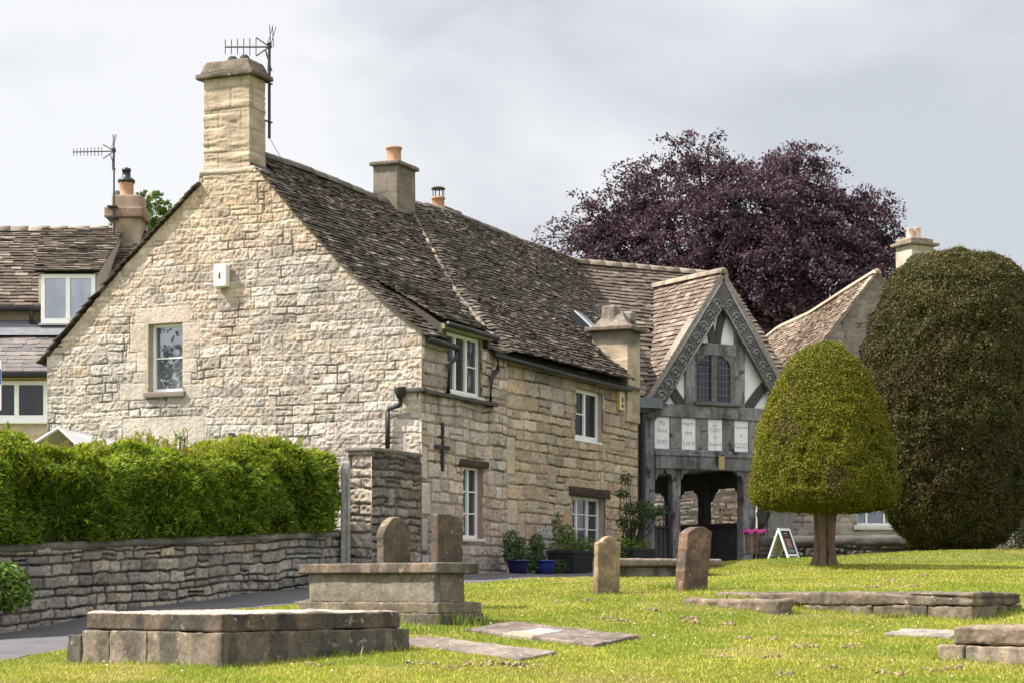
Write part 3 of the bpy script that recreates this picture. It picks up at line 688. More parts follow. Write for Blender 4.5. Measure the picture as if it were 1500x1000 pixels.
m = MB(); q = [surfR2(A([a]), A([b]), A([h]))[0] for h in (.168,.178) for a, b in ((ss-.12,sp_-.32),(ss+.3,sp_-.32),(ss+.3,sp_+.32),(ss-.12,sp_+.32))]; m.hexa(q); m.build('pane', M['glassbright'], sk)

# --- fittings that hang on the cottage
def box_thing(name, fr, lo, hi, mat_, label, cat, bev=.012): 
    o = rbox(name, fr, lo, hi, mat_, None, .05, bev, None, lambda P: np.tile(A([.74,.72,.66]), (len(P), 1)), None, fr.p([[lo[0], lo[1], 0]])[0]); return tag(o, label, cat)
a0, b0 = px_gable(338, 421); a1, b1 = px_gable(320, 390)
ab = box_thing('alarm_box', FG, (a0, b0, .02), (a1, b1, .16), M['flat'], 'white burglar alarm box high on the sunlit gable above the window', 'alarm box')
m = MB(); cu, cv = (a0+a1)/2, (b0+b1)/2; m.lathe(FG.pt(cu, cv+.04, .1605), [(.018,0),(.001,.002)], 8, (.03,.03,.04), NG)
m.box(FG, (cu-.012, cv-.04, .1605), (cu+.022, cv+.03, .163), (.03,.03,.04)); m.box(FG, (cu-.035, cv-.055, .1605), (cu+.035, cv-.045, .163), (.03,.03,.04))
m.box(FG, (cu-.04, cv-.085, .1605), (cu+.04, cv-.08, .163), (.4,.4,.4)); m.build('emblem', M['flat'], ab)
bs_, bz = sv(908, 587)
ab2 = rbox('alarm_box', FS2, (bs_-.13,bz-.19,.02), (bs_+.16,bz+.20,.10), M['flat'], None, .05, .012, None, lambda P: np.where((P[:, :1] < bs_-.12), A([[.55,.34,.08]]), A([[.62,.55,.40]])), None, FS2.pt(bs_, bz, 0))
tag(ab2, 'yellowish alarm box under the eaves beside the upper casement', 'alarm box')
m = MB(); m.box(FS2, (bs_-.02,bz-.02,.10), (bs_+.08,bz+.08,.104), (.06,.05,.04)); m.box(FS2, (bs_-.02,bz-.13,.10), (bs_+.08,bz-.06,.104), (.06,.05,.04)); m.build('emblem', M['flat'], ab2)
t, z = px_gable(344, 641); fl = empty('floodlight', FG.pt(t, z, .1), 'small black floodlight on the gable just above the hedge', 'floodlight')
m = MB(); m.box(FG, (t-.06,z+.0,.08), (t+.05,z+.075,.16)); m.build('lamp_head', M['black'], fl)
m = MB(); m.lathe(FG.pt(t+.06, z-.06, .1), [(.045,-.05),(.05,0),(.04,.05)], 10, (1,1,1), NG); m.tube([FG.pt(t+.02, z, .1), FG.pt(t+.05, z-.06, .04)], .015, 6); m.build('sensor', M['black'], fl)
# aerials
def aerial(name, base, top, boom_dir, boom_len, n_el, el, label, refl=True, el_dir=(0,0,1), r=.018):
    e = empty(name, base, label, 'aerial'); m = MB(); base = A(base); top = A(top); m.tube([base, top], r, 8); m.build('mast', M['black'], e)
    m = MB(); bd = nrm(boom_dir); b0 = top-A([0,0,.06]); m.tube([b0-bd*.05, b0+bd*boom_len], r*.7, 6); ed = nrm(el_dir)
    for k in range(n_el):
        q = b0+bd*boom_len*(.30+.70*k/(n_el-1)); h = el*(1.25-.3*k/(n_el-1)); m.tube([q-ed*h, q+ed*h], .008, 4)
    if refl:
        sdv = nrm(np.cross(bd, ed))
        for k in (-2,-1,1,2):
            q = b0+bd*.1+sdv*.06*abs(k)*1.3+ed*.14*k*0; up = ed*(.16 if k > 0 else -.16)
            for off in (.0,.07): m.tube([q+sdv*(k*.04)+up*.3-bd*off, q+sdv*(k*.04)+up*2.6+bd*(off-.12)], .007, 4)
        m.tube([b0, b0+bd*.25+ed*.16], .012, 5); m.tube([b0, b0+bd*.25-ed*.16], .012, 5)
    m.lathe(top-A([0,0,.1]), [(.03,0),(.035,.06),(.045,.1),(.02,.12)], 8); m.build('antenna', M['black'], e); return e
mb = at(394.5, 203, 36.0); mt_ = at(394.5, 64, 36.0)
ae = aerial('television_aerial', mb, mt_, at(323,72,36.3)-at(394,72,36.0), .86, 6, .13, 'television aerial on a thick mast clamped to the tall cottage chimney', r=.026)
m = MB()
cside = hp(.54,3.31,0); 
for py in (124, 180): q = at(394.5, py, 36.0); m.tube([q+A([.05,0,0]), A([cside[0]-.02, cside[1]-.02, q[2]])], .016, 6)
q = at(388, 152, 36.0); m.tube([at(387,124,36.0), at(383,145,36.0), at(383,155,36.0), at(387,180,36.0)], .018, 6); m.build('bracket', M['black'], ae)
m = MB(); pts = [at(395,203,36.0)+(at(418,243,36.8)-at(395,203,36.0))*t for t in np.linspace(0,1,6)]; m.tube(pts, .006, 4); m.build('cable', M['black'], ae)
# ================================================================== timber framed gate house
b30 = math.radians(30); LU = A([math.cos(b30), math.sin(b30), 0]); LN = A([math.sin(b30), -math.cos(b30), 0])
LO = A([3.017, 46.9, 0]); FL = Fr(LO, LU, UP, LN); LW = 4.29
lych = empty('gatehouse', (LO[0], LO[1], .4), 'half timbered gatehouse with a carved gable above an open passage', 'gatehouse')
TB = lambda P: A([.215,.203,.205])*(1+.45*vnoise(P, 1.8, 4)+.25*vnoise(P*A([1,.35,1]), 19, 5)-.5*sstep(vnoise(P*A([2.2,.6,1]), 3.4, 8), .25, .6))[:, None]*(1-.7*(vnoise(P, 7, 12) > .72))[:, None]
TD = lambda P: A([.12,.114,.115])*(1+.3*vnoise(P, 2.2, 4)+.2*vnoise(P, 17, 5))[:, None]
grain = lambda P: .006*vnoise(P*A([1,1,1]), 6, 2)+.004*vnoise(P, 22, 3)
def beam(name, lo, hi, colf=TB, parent=lych, fr=FL, warp=None, bev=.018): return rbox(name, fr, lo, hi, M['timber'], parent, .05, bev, grain, colf, warp)
AX = 2.13; AZ = 7.14; FZ = 4.08                       # gable apex and foot
hw = LW/2+.02; slope = (AZ-FZ)/hw
# plaster infill behind the frame
m = MB(); m.prism([FL.pt(u, v, -.05) for u, v in ((.05,3.9),(LW-.05,3.9),(AX,AZ-.1))], -LN*.08, (.8,.8,.8)); m.box(FL, (.05,3.0,-.13), (LW-.05,3.95,-.05), (.8,.8,.8)); m.build('infill', M['plaster'], lych)
# main posts, beams
beam('post', (.02,.1,-.24), (.31,4.10,.0)); beam('post', (.81,.1,-.22), (1.03,2.80,-.005)); beam('post', (2.82,.1,-.26), (3.19,2.80,.0)); beam('post', (4.0,.1,-.24), (4.29,4.10,.0))
beam('tie_beam', (.02,3.86,-.14), (4.29,4.16,.05)); beam('rail', (.3,3.02,-.13), (4.05,3.12,.03)); beam('bressummer', (.3,2.66,-.2), (4.05,2.97,.06)); beam('moulding', (.28,2.96,-.1), (4.07,3.03,.085))
# studs between text panels
pe = [(.313,.714),(1.062,1.451),(1.812,2.211),(2.566,2.959),(3.309,3.70)]
for a, b in zip([p[1] for p in pe], [p[0] for p in pe[1:]]+[4.02]): beam('stud', (a+.005,3.12,-.12), (b-.005,3.86,.012))
# gable frame: window posts, header, braces
beam('stud', (1.154,4.16,-.1), (1.44,5.62,.012)); beam('stud', (2.575,4.16,-.1), (2.86,5.95,.012)); beam('header', (1.42,5.34,-.1), (2.60,5.62,.02))
def brace(p0, p1, w0, w1, bow=0., name='brace', d=.008):
    n = 8; p0 = A(p0, float); p1 = A(p1, float); t = np.linspace(0, 1, n); dr = nrm(p1-p0); nn = A([-dr[1], dr[0]])
    c = p0+np.outer(t, p1-p0)+np.outer(np.sin(np.pi*t)*bow, nn); wd = (w0+(w1-w0)*t)/2
    Lp = c+nn*wd[:, None]; Rp = c-nn*wd[:, None]; m = MB()
    poly = np.vstack([Lp, Rp[::-1]])
    V = np.vstack([[FL.pt(u, v, d) for u, v in poly], [FL.pt(u, v, -.09) for u, v in poly]]); k = 2*n
    f = [(i, i+1, k-2-i, k-1-i) for i in range(n-1)]+[(i, (i+1) % k, k+(i+1) % k, k+i) for i in range(k)]
    m.add(V, f, A([.075,.072,.07])*random.uniform(.9, 1.2)); return m.build(name, M['timber'], lych)
brace((1.93,5.60),(1.72,6.38),.17,.19,-.05); brace((2.08,5.60),(2.34,6.55),.15,.2,.05)
brace((1.08,4.14),(.62,4.75),.25,.2,.02); brace((2.95,4.14),(3.62,4.86),.24,.22,.02)
beam('king_post', (AX-.09,6.4,-.1), (AX+.09,7.0,.0))
# window in the gable
wl = MB(); u0, v0, u1, v1 = 1.44, 4.22, 2.575, 5.34
wl.box(FL, (u0,v0,-.12), (u0+.05,v1,.0), (.12,.115,.11)); wl.box(FL, (u1-.13,v0,-.12), (u1,v1,.0), (.15,.145,.14)); wl.box(FL, (1.90,v0,-.12), (2.06,v1,.0), (.15,.145,.14)); wl.box(FL, (u0+.05,v0,-.12), (u1-.13,v0+.05,.0), (.1,.1,.1))
wn = wl.build('window', M['timber'], lych)
for a, b in ((1.49,1.90),(2.06,2.445)):
    m = MB(); m.box(FL, (a,v0+.05,-.045), (b,v1,-.032)); m.build('pane', M['glassdark'], wn)
    m = MB()
    for k in range(1, 4): x = a+(b-a)*k/4; m.box(FL, (x-.006,v0+.05,-.032), (x+.006,v1,-.024))
    for k in range(1, 7): y = v0+.05+(v1-v0)*k/7; m.box(FL, (a,y-.006,-.0315), (b,y+.006,-.023), (.3,.3,.3))
    m.build('lead', M['lead'], wn)
m = MB(); m.box(FL, (1.49,4.35,-.05), (1.52,5.28,-.015), (.02,.02,.02)); m.box(FL, (1.86,4.3,-.05), (1.9,5.28,-.014), (.02,.02,.02)); m.box(FL, (1.52,5.1,-.05), (1.86,5.14,-.016), (.02,.02,.02)); m.build('casement', M['flat'], wn)
rbox('sill', FL, (1.38,4.16,-.05), (2.66,4.235,.12), M['timber'], wn, .06, .015, grain, TD)
# ogee corner pieces under the header
def curl(u, v, sx, r, parent, name='spandrel', c=(.15,.145,.14), d=.03, depth=.1):
    pts = [(0,0),(r*1.6,0),(r*1.55,-.1*r),(r*1.1,-.18*r),(r*.95,-.5*r),(r*.7,-.62*r),(r*.55,-.45*r),(r*.3,-.8*r),(.12*r,-1.3*r),(0,-1.4*r)]
    m = MB(); P = [FL.pt(u+sx*a, v+b, d) for a, b in pts]; m.prism(P, -LN*depth, c); return m.build(name, M['timber'], parent)
curl(1.49,5.34,1,.17,lych,d=.015); curl(2.445,5.34,-1,.17,lych,d=.015)
curl(.31,2.66,1,.20,lych); curl(.81,2.66,-1,.20,lych); curl(1.03,2.66,1,.17,lych); curl(2.82,2.66,-1,.2,lych); curl(3.19,2.66,1,.2,lych)
# bargeboards with carved scroll
for sx in (-1, 1):
    du = A([sx, -slope]); L = hw*math.hypot(1, slope)+.10; du = du/np.linalg.norm(du); dn = A([-du[1]*sx, du[0]*sx]); dn = dn if dn[1] < 0 else -dn   # dn points inwards/down
    f = Fr(FL.pt(AX, AZ, .14), LU*du[0]+UP*du[1], LU*dn[0]+UP*dn[1], LN)
    wbd = .40
    m = MB(); poly = [(0,0),(L,0),(L+.10,.14),(L+.02,wbd),(wbd*slope,wbd)]
    m.prism([f.pt(a, b, .0) for a, b in poly], -LN*.06, (.13,.122,.122)); bb = m.build('bargeboard', M['timber'], lych)  # board coloured darker than the raised scroll, painting in the recess shade
    c = MB(); k = 0; x = .62
    c.box(f, (.1,.0,.0), (L,.045,.03), (.24,.235,.23)); c.box(f, (.65,wbd-.05,.0), (L-.05,wbd-.008,.03), (.2,.195,.19))
    while x < L-.1:
        ctr = f.pt(x, .205, .012); pts = [ctr+f.U*(.105+.012*t)*math.cos(2*math.pi*t*1.0+.8)+f.V*(.105)*math.sin(2*math.pi*t*1.0+.8) for t in np.linspace(0, .82, 14)]
        c.tube(pts, np.linspace(.026,.016,14), 5, (.25,.245,.24))
        for q in range(5):
            an = q*1.256+.3; p0 = ctr; p1 = ctr+f.U*.062*math.cos(an)+f.V*.062*math.sin(an); c.tube([p0, (p0+p1)/2, p1], [.012,.026,.010], 5, (.25,.245,.24))
        e = f.pt(x+.17, .10 if k % 2 else .31, .01); c.tube([e-f.U*.06, e, e+f.U*.05+f.V*.03], [.008,.022,.008], 5, (.18,.175,.17))
        x += .335; k += 1
    c.build('carving', M['timber'], bb, True)
    # roof edge board above the bargeboard
    m = MB(); m.box(f, (-.02,-.11,-.25), (L+.02,-.004,.03), (.27,.235,.2)); m.build('verge_board', M['timber'], lych)
# gate house roof
LB = -LN
FRL = Fr(LO+LU*AX+LN*.16, LB, -LU, UP); FRRr = Fr(LO+LU*AX+LN*.16, LB, LU, UP)
prof = [(0,AZ+.14),(hw*.5,AZ+.14-slope*hw*.5-.03),(hw+.05,FZ+.10)]
sfl, Ll = profile_surf(FRL, prof); sfr, Lr = profile_surf(FRRr, prof)
slates('roof', sfl, (0,3.4), Ll, M['slate'], lych, SLATE_BROWN, (.12,.155), wid=(.16,.3), seed=51, sag=.02)
slates('roof', sfr, (0,3.4), Lr, M['slate'], lych, SLATE_BROWN, (.12,.155), wid=(.16,.3), seed=52, sag=.02)
m = MB(); deck(m, sfl, (.02,3.4), Ll-.02, 8, 8, -.02); deck(m, sfr, (.02,3.4), Lr-.02, 8, 8, -.02)
# range behind
RO = A([1.32-.866*1.2, 49.64-.5*1.2, 0]); RL = 4.63+1.2+.1; FRg = Fr(RO, LU, LN, UP); FRb = Fr(RO, LU, -LN, UP); RGZ = 7.80
profr = [(0,RGZ),(1.7,RGZ-1.75),(3.3,4.25)]
sg, Lg = profile_surf(FRg, profr); sb, Lb = profile_surf(FRb, profr)
UOFF = float(np.dot(RO-LO, LU))
def keepg(s, p):
    z = sg(A([s]), A([p]), A([0.]))[0][2]; return z > AZ+.14-slope*abs(UOFF+s-AX)-.12 or s+UOFF < -.2
slates('range_roof', sg, (0,RL), Lg, M['slate'], lych, [A(c)*.82 for c in SLATE_BROWN], (.13,.17), wid=(.18,.34), seed=53, keep=keepg)
slates('range_roof', sb, (0,RL), Lb, M['slate'], lych, SLATE_BROWN, (.2,.25), wid=(.3,.5), seed=54)
deck(m, sg, (0,RL), Lg, 40, 30, -.02, keepg); deck(m, sb, (0,RL), Lb, 8, 8, -.02); m.build('roof_boarding', M['flat'], lych)
m = MB()
def ridge_row(m, fr, s0, s1, z, c):
    s = s0
    while s < s1:
        L = random.uniform(.4,.5); pts = []
        for ss in (s+.004, min(s+L, s1)-.004):
            for k in range(7): an = math.pi*k/6; pts.append(fr.p([[ss, .14*math.cos(an), z-.08+.14*math.sin(an)]])[0])
        m.add(pts, [(k, k+1, 8+k, 7+k) for k in range(6)]+[tuple(range(7))[::-1], tuple(range(7,14))], A(c)*random.uniform(.8, 1.3)); s += L
ridge_row(m, FRg, 0, RL, RGZ+.05, (.2,.16,.125)); m.build('ridge', M['slate'], lych, True)
m = MB(); ridge_row(m, FRL, 0, 2.9, AZ+.14+.05, (.26,.21,.16)); m.build('ridge', M['slate'], lych, True)
# range gable ends and wall behind the stack
m = MB()
for x in (.02, RL-.3): m.prism([FRg.p([[x, v, z]])[0] for v, z in ((-3.1,4.2),(3.1,4.2),(0,RGZ-.1))], LU*.26, (.42,.36,.28))
m.box(FRg, (.0,2.9,.0), (1.55,3.1,4.25), (.5,.42,.3)); m.build('range_wall', M['stone'], lych)
# passage: ceiling, side walls
D = 4.6
m = MB(); m.box(FL, (.1,2.72,-D), (4.2,2.80,-.05), (.74,.70,.63)); m.build('ceiling', M['flat'], lych)
rbx = lambda name, lo, hi, c=TD: rbox(name, FL, lo, hi, M['timber'], lych, .1, .015, grain, c)
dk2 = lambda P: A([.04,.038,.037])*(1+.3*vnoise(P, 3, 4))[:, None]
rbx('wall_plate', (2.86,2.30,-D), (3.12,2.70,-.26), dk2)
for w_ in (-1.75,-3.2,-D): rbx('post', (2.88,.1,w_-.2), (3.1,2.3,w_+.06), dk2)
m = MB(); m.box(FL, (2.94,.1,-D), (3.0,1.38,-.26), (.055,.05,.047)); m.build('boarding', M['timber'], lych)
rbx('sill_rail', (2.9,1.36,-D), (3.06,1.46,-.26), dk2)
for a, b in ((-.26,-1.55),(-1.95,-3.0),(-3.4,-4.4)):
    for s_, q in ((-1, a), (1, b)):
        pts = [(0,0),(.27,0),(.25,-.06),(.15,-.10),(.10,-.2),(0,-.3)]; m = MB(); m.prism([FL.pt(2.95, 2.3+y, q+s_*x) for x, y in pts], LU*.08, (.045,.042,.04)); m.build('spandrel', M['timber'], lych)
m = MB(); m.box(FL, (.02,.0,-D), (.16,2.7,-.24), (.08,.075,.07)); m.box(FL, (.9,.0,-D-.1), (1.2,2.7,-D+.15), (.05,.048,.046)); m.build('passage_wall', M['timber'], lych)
m = MB(); m.box(FL, (.3,.12,-.35), (3.0,.34,-.02), (.17,.16,.15)); m.build('threshold', M['tomb'], lych)
# rear block carrying the upper floor
m = MB(); m.box(FL, (.1,2.8,-3.6), (4.2,4.3,-.14), (.12,.11,.1)); m.build('upper_storey', M['plaster'], lych)
# stone pier on the right
rbox('pier', FL, (3.44,-.0,-.3), (4.05,2.7,.0), M['ashlar'], lych, .06, .02, lambda P: .008*vnoise(P, 6, 2), stonecol((.22,.205,.185), 5, .15))
rbox('pier_base', FL, (3.42,-.1,-.32), (4.12,1.35,.05), M['ashlar'], lych, .06, .03, lambda P: .012*vnoise(P, 6, 2), stonecol((.2,.18,.165), 5, .15))
# small brass coloured plate on the beam
m = MB(); m.box(FL, (2.05,2.68,.06), (2.21,3.0,.09), (.42,.33,.13)); m.build('plate', M['flat'], lych)
# lead gutter box and downpipe on the left
m = MB(); m.box(FL, (-.28,4.02,-.1), (.35,4.25,.26), (1,1,1)); g = m.build('gutter', M['lead'], lych)
m = MB(); m.tube([FL.pt(-.12,4.1,.12), FL.pt(-.14,.4,.12)], .085, 10); m.box(FL, (-.26,3.9,.0), (.02,4.03,.24)); m.build('downpipe', M['black'], lych)
# text panels
TXT = [[('My',.545,.17),('Soul',.375,.175),('doth',.12,.185)], [('Magnify',.565,.135),('the',.34,.18),('Lord',.10,.19)], [('JESUS',.555,.085),('CHRIST',.43,.095),('my',.29,.115),('Support',.115,.13)], [('Rejoiced',.54,.125),('in',.34,.12),('GOD',.08,.20)], [('my',.54,.15),('Saviour',.2,.12)]]
def text_mesh(s, size, fr, u, v, w, width, parent, colr=M['lead']):
    cu = bpy.data.curves.new('lettering', 'FONT'); cu.body = s; cu.size = size; cu.extrude = .001; cu.align_x = 'CENTER'
    t = bpy.data.objects.new('lettering', cu); col.objects.link(t); bpy.context.view_layer.update()
    dg = bpy.context.evaluated_depsgraph_get(); me = bpy.data.meshes.new_from_object(t.evaluated_get(dg)); col.objects.unlink(t)
    n = len(me.vertices); co = np.zeros(n*3, np.float32); me.vertices.foreach_get('co', co); co = co.reshape(-1, 3)
    k = min(1.0, width/(co[:,0].max()-co[:,0].min())); X = co[:,0]*k
    P = fr.p(np.column_stack([u+X, v+co[:,1], w+co[:,2]]))-wloc(parent)
    me.vertices.foreach_set('co', P.astype(np.float32).ravel()); me.update(); me.materials.clear(); me.materials.append(colr)
    return me
M['ink'] = mat('grey_paint', (.34,.34,.35), rough=.8, mul=((12,.8,1.2),))
M['panel'] = mat('white_board', (.84,.84,.85), rough=.6, mul=((5,.92,1.04),))
for (a, b), lines in zip(pe, TXT):
    m = MB(); m.box(FL, (a,3.125,-.06), (b,3.855,-.012), (.8,.8,.8)); pn = m.build('text_panel', M['panel'], lych)
    for s, v, sz in lines:
        sz *= .88
        me = text_mesh(s, sz, FL, (a+b)/2, 3.125+v, -.010, (b-a)*.88, pn, M['ink']); o = bpy.data.objects.new('lettering', me); link(o, pn)
    if lines[0][0] == 'JESUS':
        m = MB(); c = (a+b)/2; m.box(FL, (c-.006,3.15,-.0118), (c+.006,3.80,-.0095)); m.box(FL, (a+.03,3.628,-.0118), (b-.03,3.644,-.0092)); m.box(FL, (c-.045,3.745,-.0118), (c+.045,3.755,-.0092)); m.build('cross', M['ink'], pn)
# iron railings in the passage mouth
rl = empty('iron_gate', FL.pt(.55,.4,-.1), 'black iron railing gate between the left posts of the gatehouse', 'gate')
m = MB()
for k in range(4): u = .38+.125*k; m.tube([FL.pt(u,.35,-.12), FL.pt(u,1.72,-.12)], .014, 6); m.lathe(FL.pt(u,1.72,-.12), [(.022,0),(.026,.04),(.002,.12)], 6)
m.build('bar', M['black'], rl); m = MB(); m.box(FL, (.32,1.3,-.13), (.80,1.34,-.11)); m.box(FL, (.32,.5,-.13), (.80,.54,-.11)); m.build('rail', M['black'], rl)
m = MB(); m.box(FL, (.34,.4,-.2), (.8,1.28,-.18), (.11,.10,.095)); m.build('board', M['timber'], rl)
g2 = empty('iron_gate', FL.pt(3.3,.4,.05), 'black iron gate folded back against the stone pier', 'gate')
m = MB()
for k in range(3): u = 3.22+.13*k; m.tube([FL.pt(u,.4,.04), FL.pt(u,1.95,.04)], .018, 6); m.lathe(FL.pt(u,1.95,.04), [(.02,0),(.032,.06),(.002,.16)], 6)
m.build('bar', M['black'], g2); m = MB(); m.box(FL, (3.18,1.62,.02), (3.54,1.70,.06)); m.prism([FL.pt(u, v, .03) for u, v in ((3.18,1.62),(3.56,1.62),(3.56,1.86),(3.5,1.7),(3.4,1.45),(3.24,1.42))], LN*.03); m.build('scroll', M['black'], g2)
# ================================================================== neighbours
# --- house on the left
EX = Fr((0,0,0), (1,0,0), (0,0,1), (0,-1,0))
def front(Y): return Fr((0,Y,0), (1,0,0), (0,0,1), (0,-1,0))
lh = empty('neighbouring_house', (-11,45,.3), 'stone house behind the cottage with a dormer, slate lean-to and white windows', 'house')
X0, X1 = -17., -8.4
FH = Fr((X0,47.2,0), (1,0,0), (0,-1,0), (0,0,1))
zr = (HZ-338)/FPX*47.2; ze = (HZ-452)/FPX*44.3
sH, LH = profile_surf(FH, [(0,zr),(1.5,(zr+ze)/2+.02),(2.95,ze)])
SL2 = [A(c)*1.25 for c in SLATE_DARK[:4]]+[(.16,.125,.10),(.2,.17,.14)]
slates('roof', sH, (0,X1-X0), LH, M['slate'], lh, SL2, (.12,.15), wid=(.2,.34), seed=61, sag=.02)
FHb = Fr((X0,47.2,0), (1,0,0), (0,1,0), (0,0,1)); sHb, _ = profile_surf(FHb, [(0,zr),(2.95,ze)])
m = MB(); deck(m, sH, (0,X1-X0), LH-.02, 6, 6, -.02); deck(m, sHb, (0,X1-X0), 4, 6, 6, .0); m.build('roof_boarding', M['flat'], lh)
m = MB(); ridge_row(m, Fr((X0,47.2,0),(1,0,0),(0,1,0),(0,0,1)), 0, X1-X0, zr+.05, (.22,.19,.16)); m.build('ridge', M['slate'], lh, True)
F44 = front(44.45)
def ux(px, Y): return (px-750)/FPX*Y
def uz(py, Y): return (HZ-py)/FPX*Y
m = MB(); m.box(F44, (X0,-.5,-5.3), (X1,ze+.02,0), (.30,.255,.19)); m.build('wall', M['stone'], lh)
MB().tube([A([X0,44.2,ze-.02]), A([ux(58,44.2),44.2,ze-.02])], .06, 8).build('gutter', M['black'], lh, True)
MB().tube([A([ux(46,44.2),44.2,ze-.02]), A([ux(46,44.3),44.3,uz(470,44)]), A([ux(52,44.3),44.3,uz(474,44)]), A([ux(95,44.3),44.3,uz(477,44)])], .05, 8).build('downpipe', M['black'], lh, True)
# dormer
FD = front(44.15); da, db = ux(59,44.15), ux(141,44.15); dz0, dz1 = uz(474,44.15), uz(402,44.15)
dm = MB(); cheek = [A([da-.05,44.2,dz1+.05]), A([da-.05,44.2,ze+.1]), A([da-.5,46.9,zr-.4]), A([da-.5,46.9,zr-.1])]
dm.prism(cheek, (.12,0,0), (.50,.42,.32)); dm.prism([A([db-.05, q[1], q[2]]) for q in cheek], (.1,0,0), (.45,.38,.3)); dm.box(FD, (da-.03,dz0-.03,-.12), (db+.03,dz0,.02), (.6,.6,.6)); dm.box(FD, (da,dz0,-.4), (db,dz1,-.36), (.05,.05,.05))
dr = dm.build('dormer', M['plaster'], lh)
dr.data.materials[0] = mat('dormer_cheek', None, mul=((3,.8,1.15),))
FDr = Fr((da-.12,47.0,0), (1,0,0), (0,-1,0), (0,0,1)); sD0, LD2 = profile_surf(FDr, [(0,zr-.02),(3.0,dz1+.03)]); WD = db-da+.22
def sD(s, p, h):
    return sD0(s-.5*(1-np.clip(p/LD2,0,1))*(1-np.clip(s/WD,0,1)), p, h)
slates('dormer_roof', sD, (-.0,db-da+.22), LD2, M['slate'], lh, SL2, (.12,.15), wid=(.2,.34), seed=62, sag=.015)
m = MB(); deck(m, sD, (0,db-da+.2), LD2-.02, 4, 4, -.02); m.build('dormer_boarding', M['flat'], lh)
window(lh, FD, da+.02, dz0, db-.02, dz1, cols=(1,1), rows=1, recess=-.03, fw=.085, mpane=M['glassbright'], reveal=None)
# lean-to with slates
zl1 = uz(484,44.4); zl0 = uz(546,42.2)
FLn = Fr((X0,44.4,0), (1,0,0), (0,-1,0), (0,0,1)); sLn, LLn = profile_surf(FLn, [(0,zl1),(2.25,zl0)])
slates('lean_to_roof', sLn, (0,8), LLn, M['slate'], lh, [(.13,.122,.12),(.15,.135,.128),(.105,.10,.10),(.17,.155,.148),(.185,.15,.135)], (.22,.24), wid=(.28,.34), thick=(.006,.009), seed=63, sag=.008, lift=.012)
m = MB(); deck(m, sLn, (0,8), LLn-.02, 4, 4, -.02); m.prism([A([X0,44.42,zl1-.1]), A([X0,44.42,zl1+.22]), A([X0,43.9,zl1-.16])], (8,0,0), (.10,.10,.11)); m.build('flashing', M['lead'], lh)
F42 = front(42.45); la, lb = ux(-60,42.4), ux(69,42.4)
lz0, lz1 = uz(615,42.4), uz(557,42.4)
m = MB(); m.box(F42, (X0,lz1+.02,-.2), (X0+7.95,zl0+.02,0), (.55,.42,.24)); m.box(F42, (X0,-.5,-.2), (X0+7.95,lz0-.03,0), (.5,.42,.32)); m.box(F42, (X0,lz0-.05,-1.8), (X0+7.9,lz1+.1,-1.7), (.05,.05,.05)); m.build('lean_to_wall', M['stone'], lh)
window(lh, F42, la, lz0, lb, lz1, cols=(1,1,1), rows=1, recess=-.03, fw=.085, mpane=M['glassdark'], reveal=None)
rbox('sill', F42, (la-.05,lz0-.07,0), (lb+.03,lz0,.1), M['white'], lh, .1, .01)
MB().tube([A([X0,42.12,zl0-.03]), A([X0+8,42.12,zl0-.03])], .07, 8).build('gutter', M['black'], lh, True)
# its chimney
FCh = front(46.6); cx = lambda px: ux(px, 46.6); cz = lambda py: uz(py, 46.6)
pinkst = stonecol((.31,.24,.175), 7, .28)
lc = rboxes('chimney', [dict(fr=FCh, lo=(cx(165),cz(400),-.75), hi=(cx(205),cz(318),.0), step=.06, bev=.015, disp=lambda P: .006*vnoise(P, 6, 3), colf=pinkst),
    dict(fr=FCh, lo=(cx(163),cz(305),-.72), hi=(cx(206),cz(285),-.02), step=.06, bev=.02, disp=lambda P: .01*vnoise(P, 6, 3), colf=pinkst)], M['ashlar'], lh)
rbox('cap', FCh, (cx(153),cz(319),-.82), (cx(211),cz(304),.10), M['tomb'], lc, .05, .03, lambda P: .01*vnoise(P, 6, 4), stonecol((.3,.21,.15), 3, .25))
m = MB(); pb = A([cx(181),46.95,cz(286)]); m.lathe(pb, [(.20,0),(.17,.05),(.16,.30),(.18,.33),(.14,.35)], 16, (.30,.17,.11)); lp = m.build('pot', M['terracotta'], lc, True)
m = MB(); m.lathe(pb+A([0,0,.34]), [(.19,0),(.2,.06),(.16,.10),(.10,.12),(.09,.26),(.11,.27),(.10,.33),(.02,.36)], 14); m.build('cowl', M['black'], lp, True)
m = MB(); m.lathe(A([cx(168),46.95,cz(286)]), [(.14,0),(.12,.05),(.11,.13),(.06,.16)], 12, (.1,.09,.08)); m.build('cowl', M['tomb'], lc, True)
a2 = aerial('television_aerial', at(167,345,46.4), at(167,218,46.4), (-1,0,-.02), .92, 9, .085, 'thin television aerial on a mast strapped to the neighbouring house chimney', r=.02)
m = MB()
for py in (305, 322): m.box(FCh, (cx(160),cz(py)-.015,.02), (cx(174),cz(py)+.015,.26))
m.build('bracket', M['black'], a2)

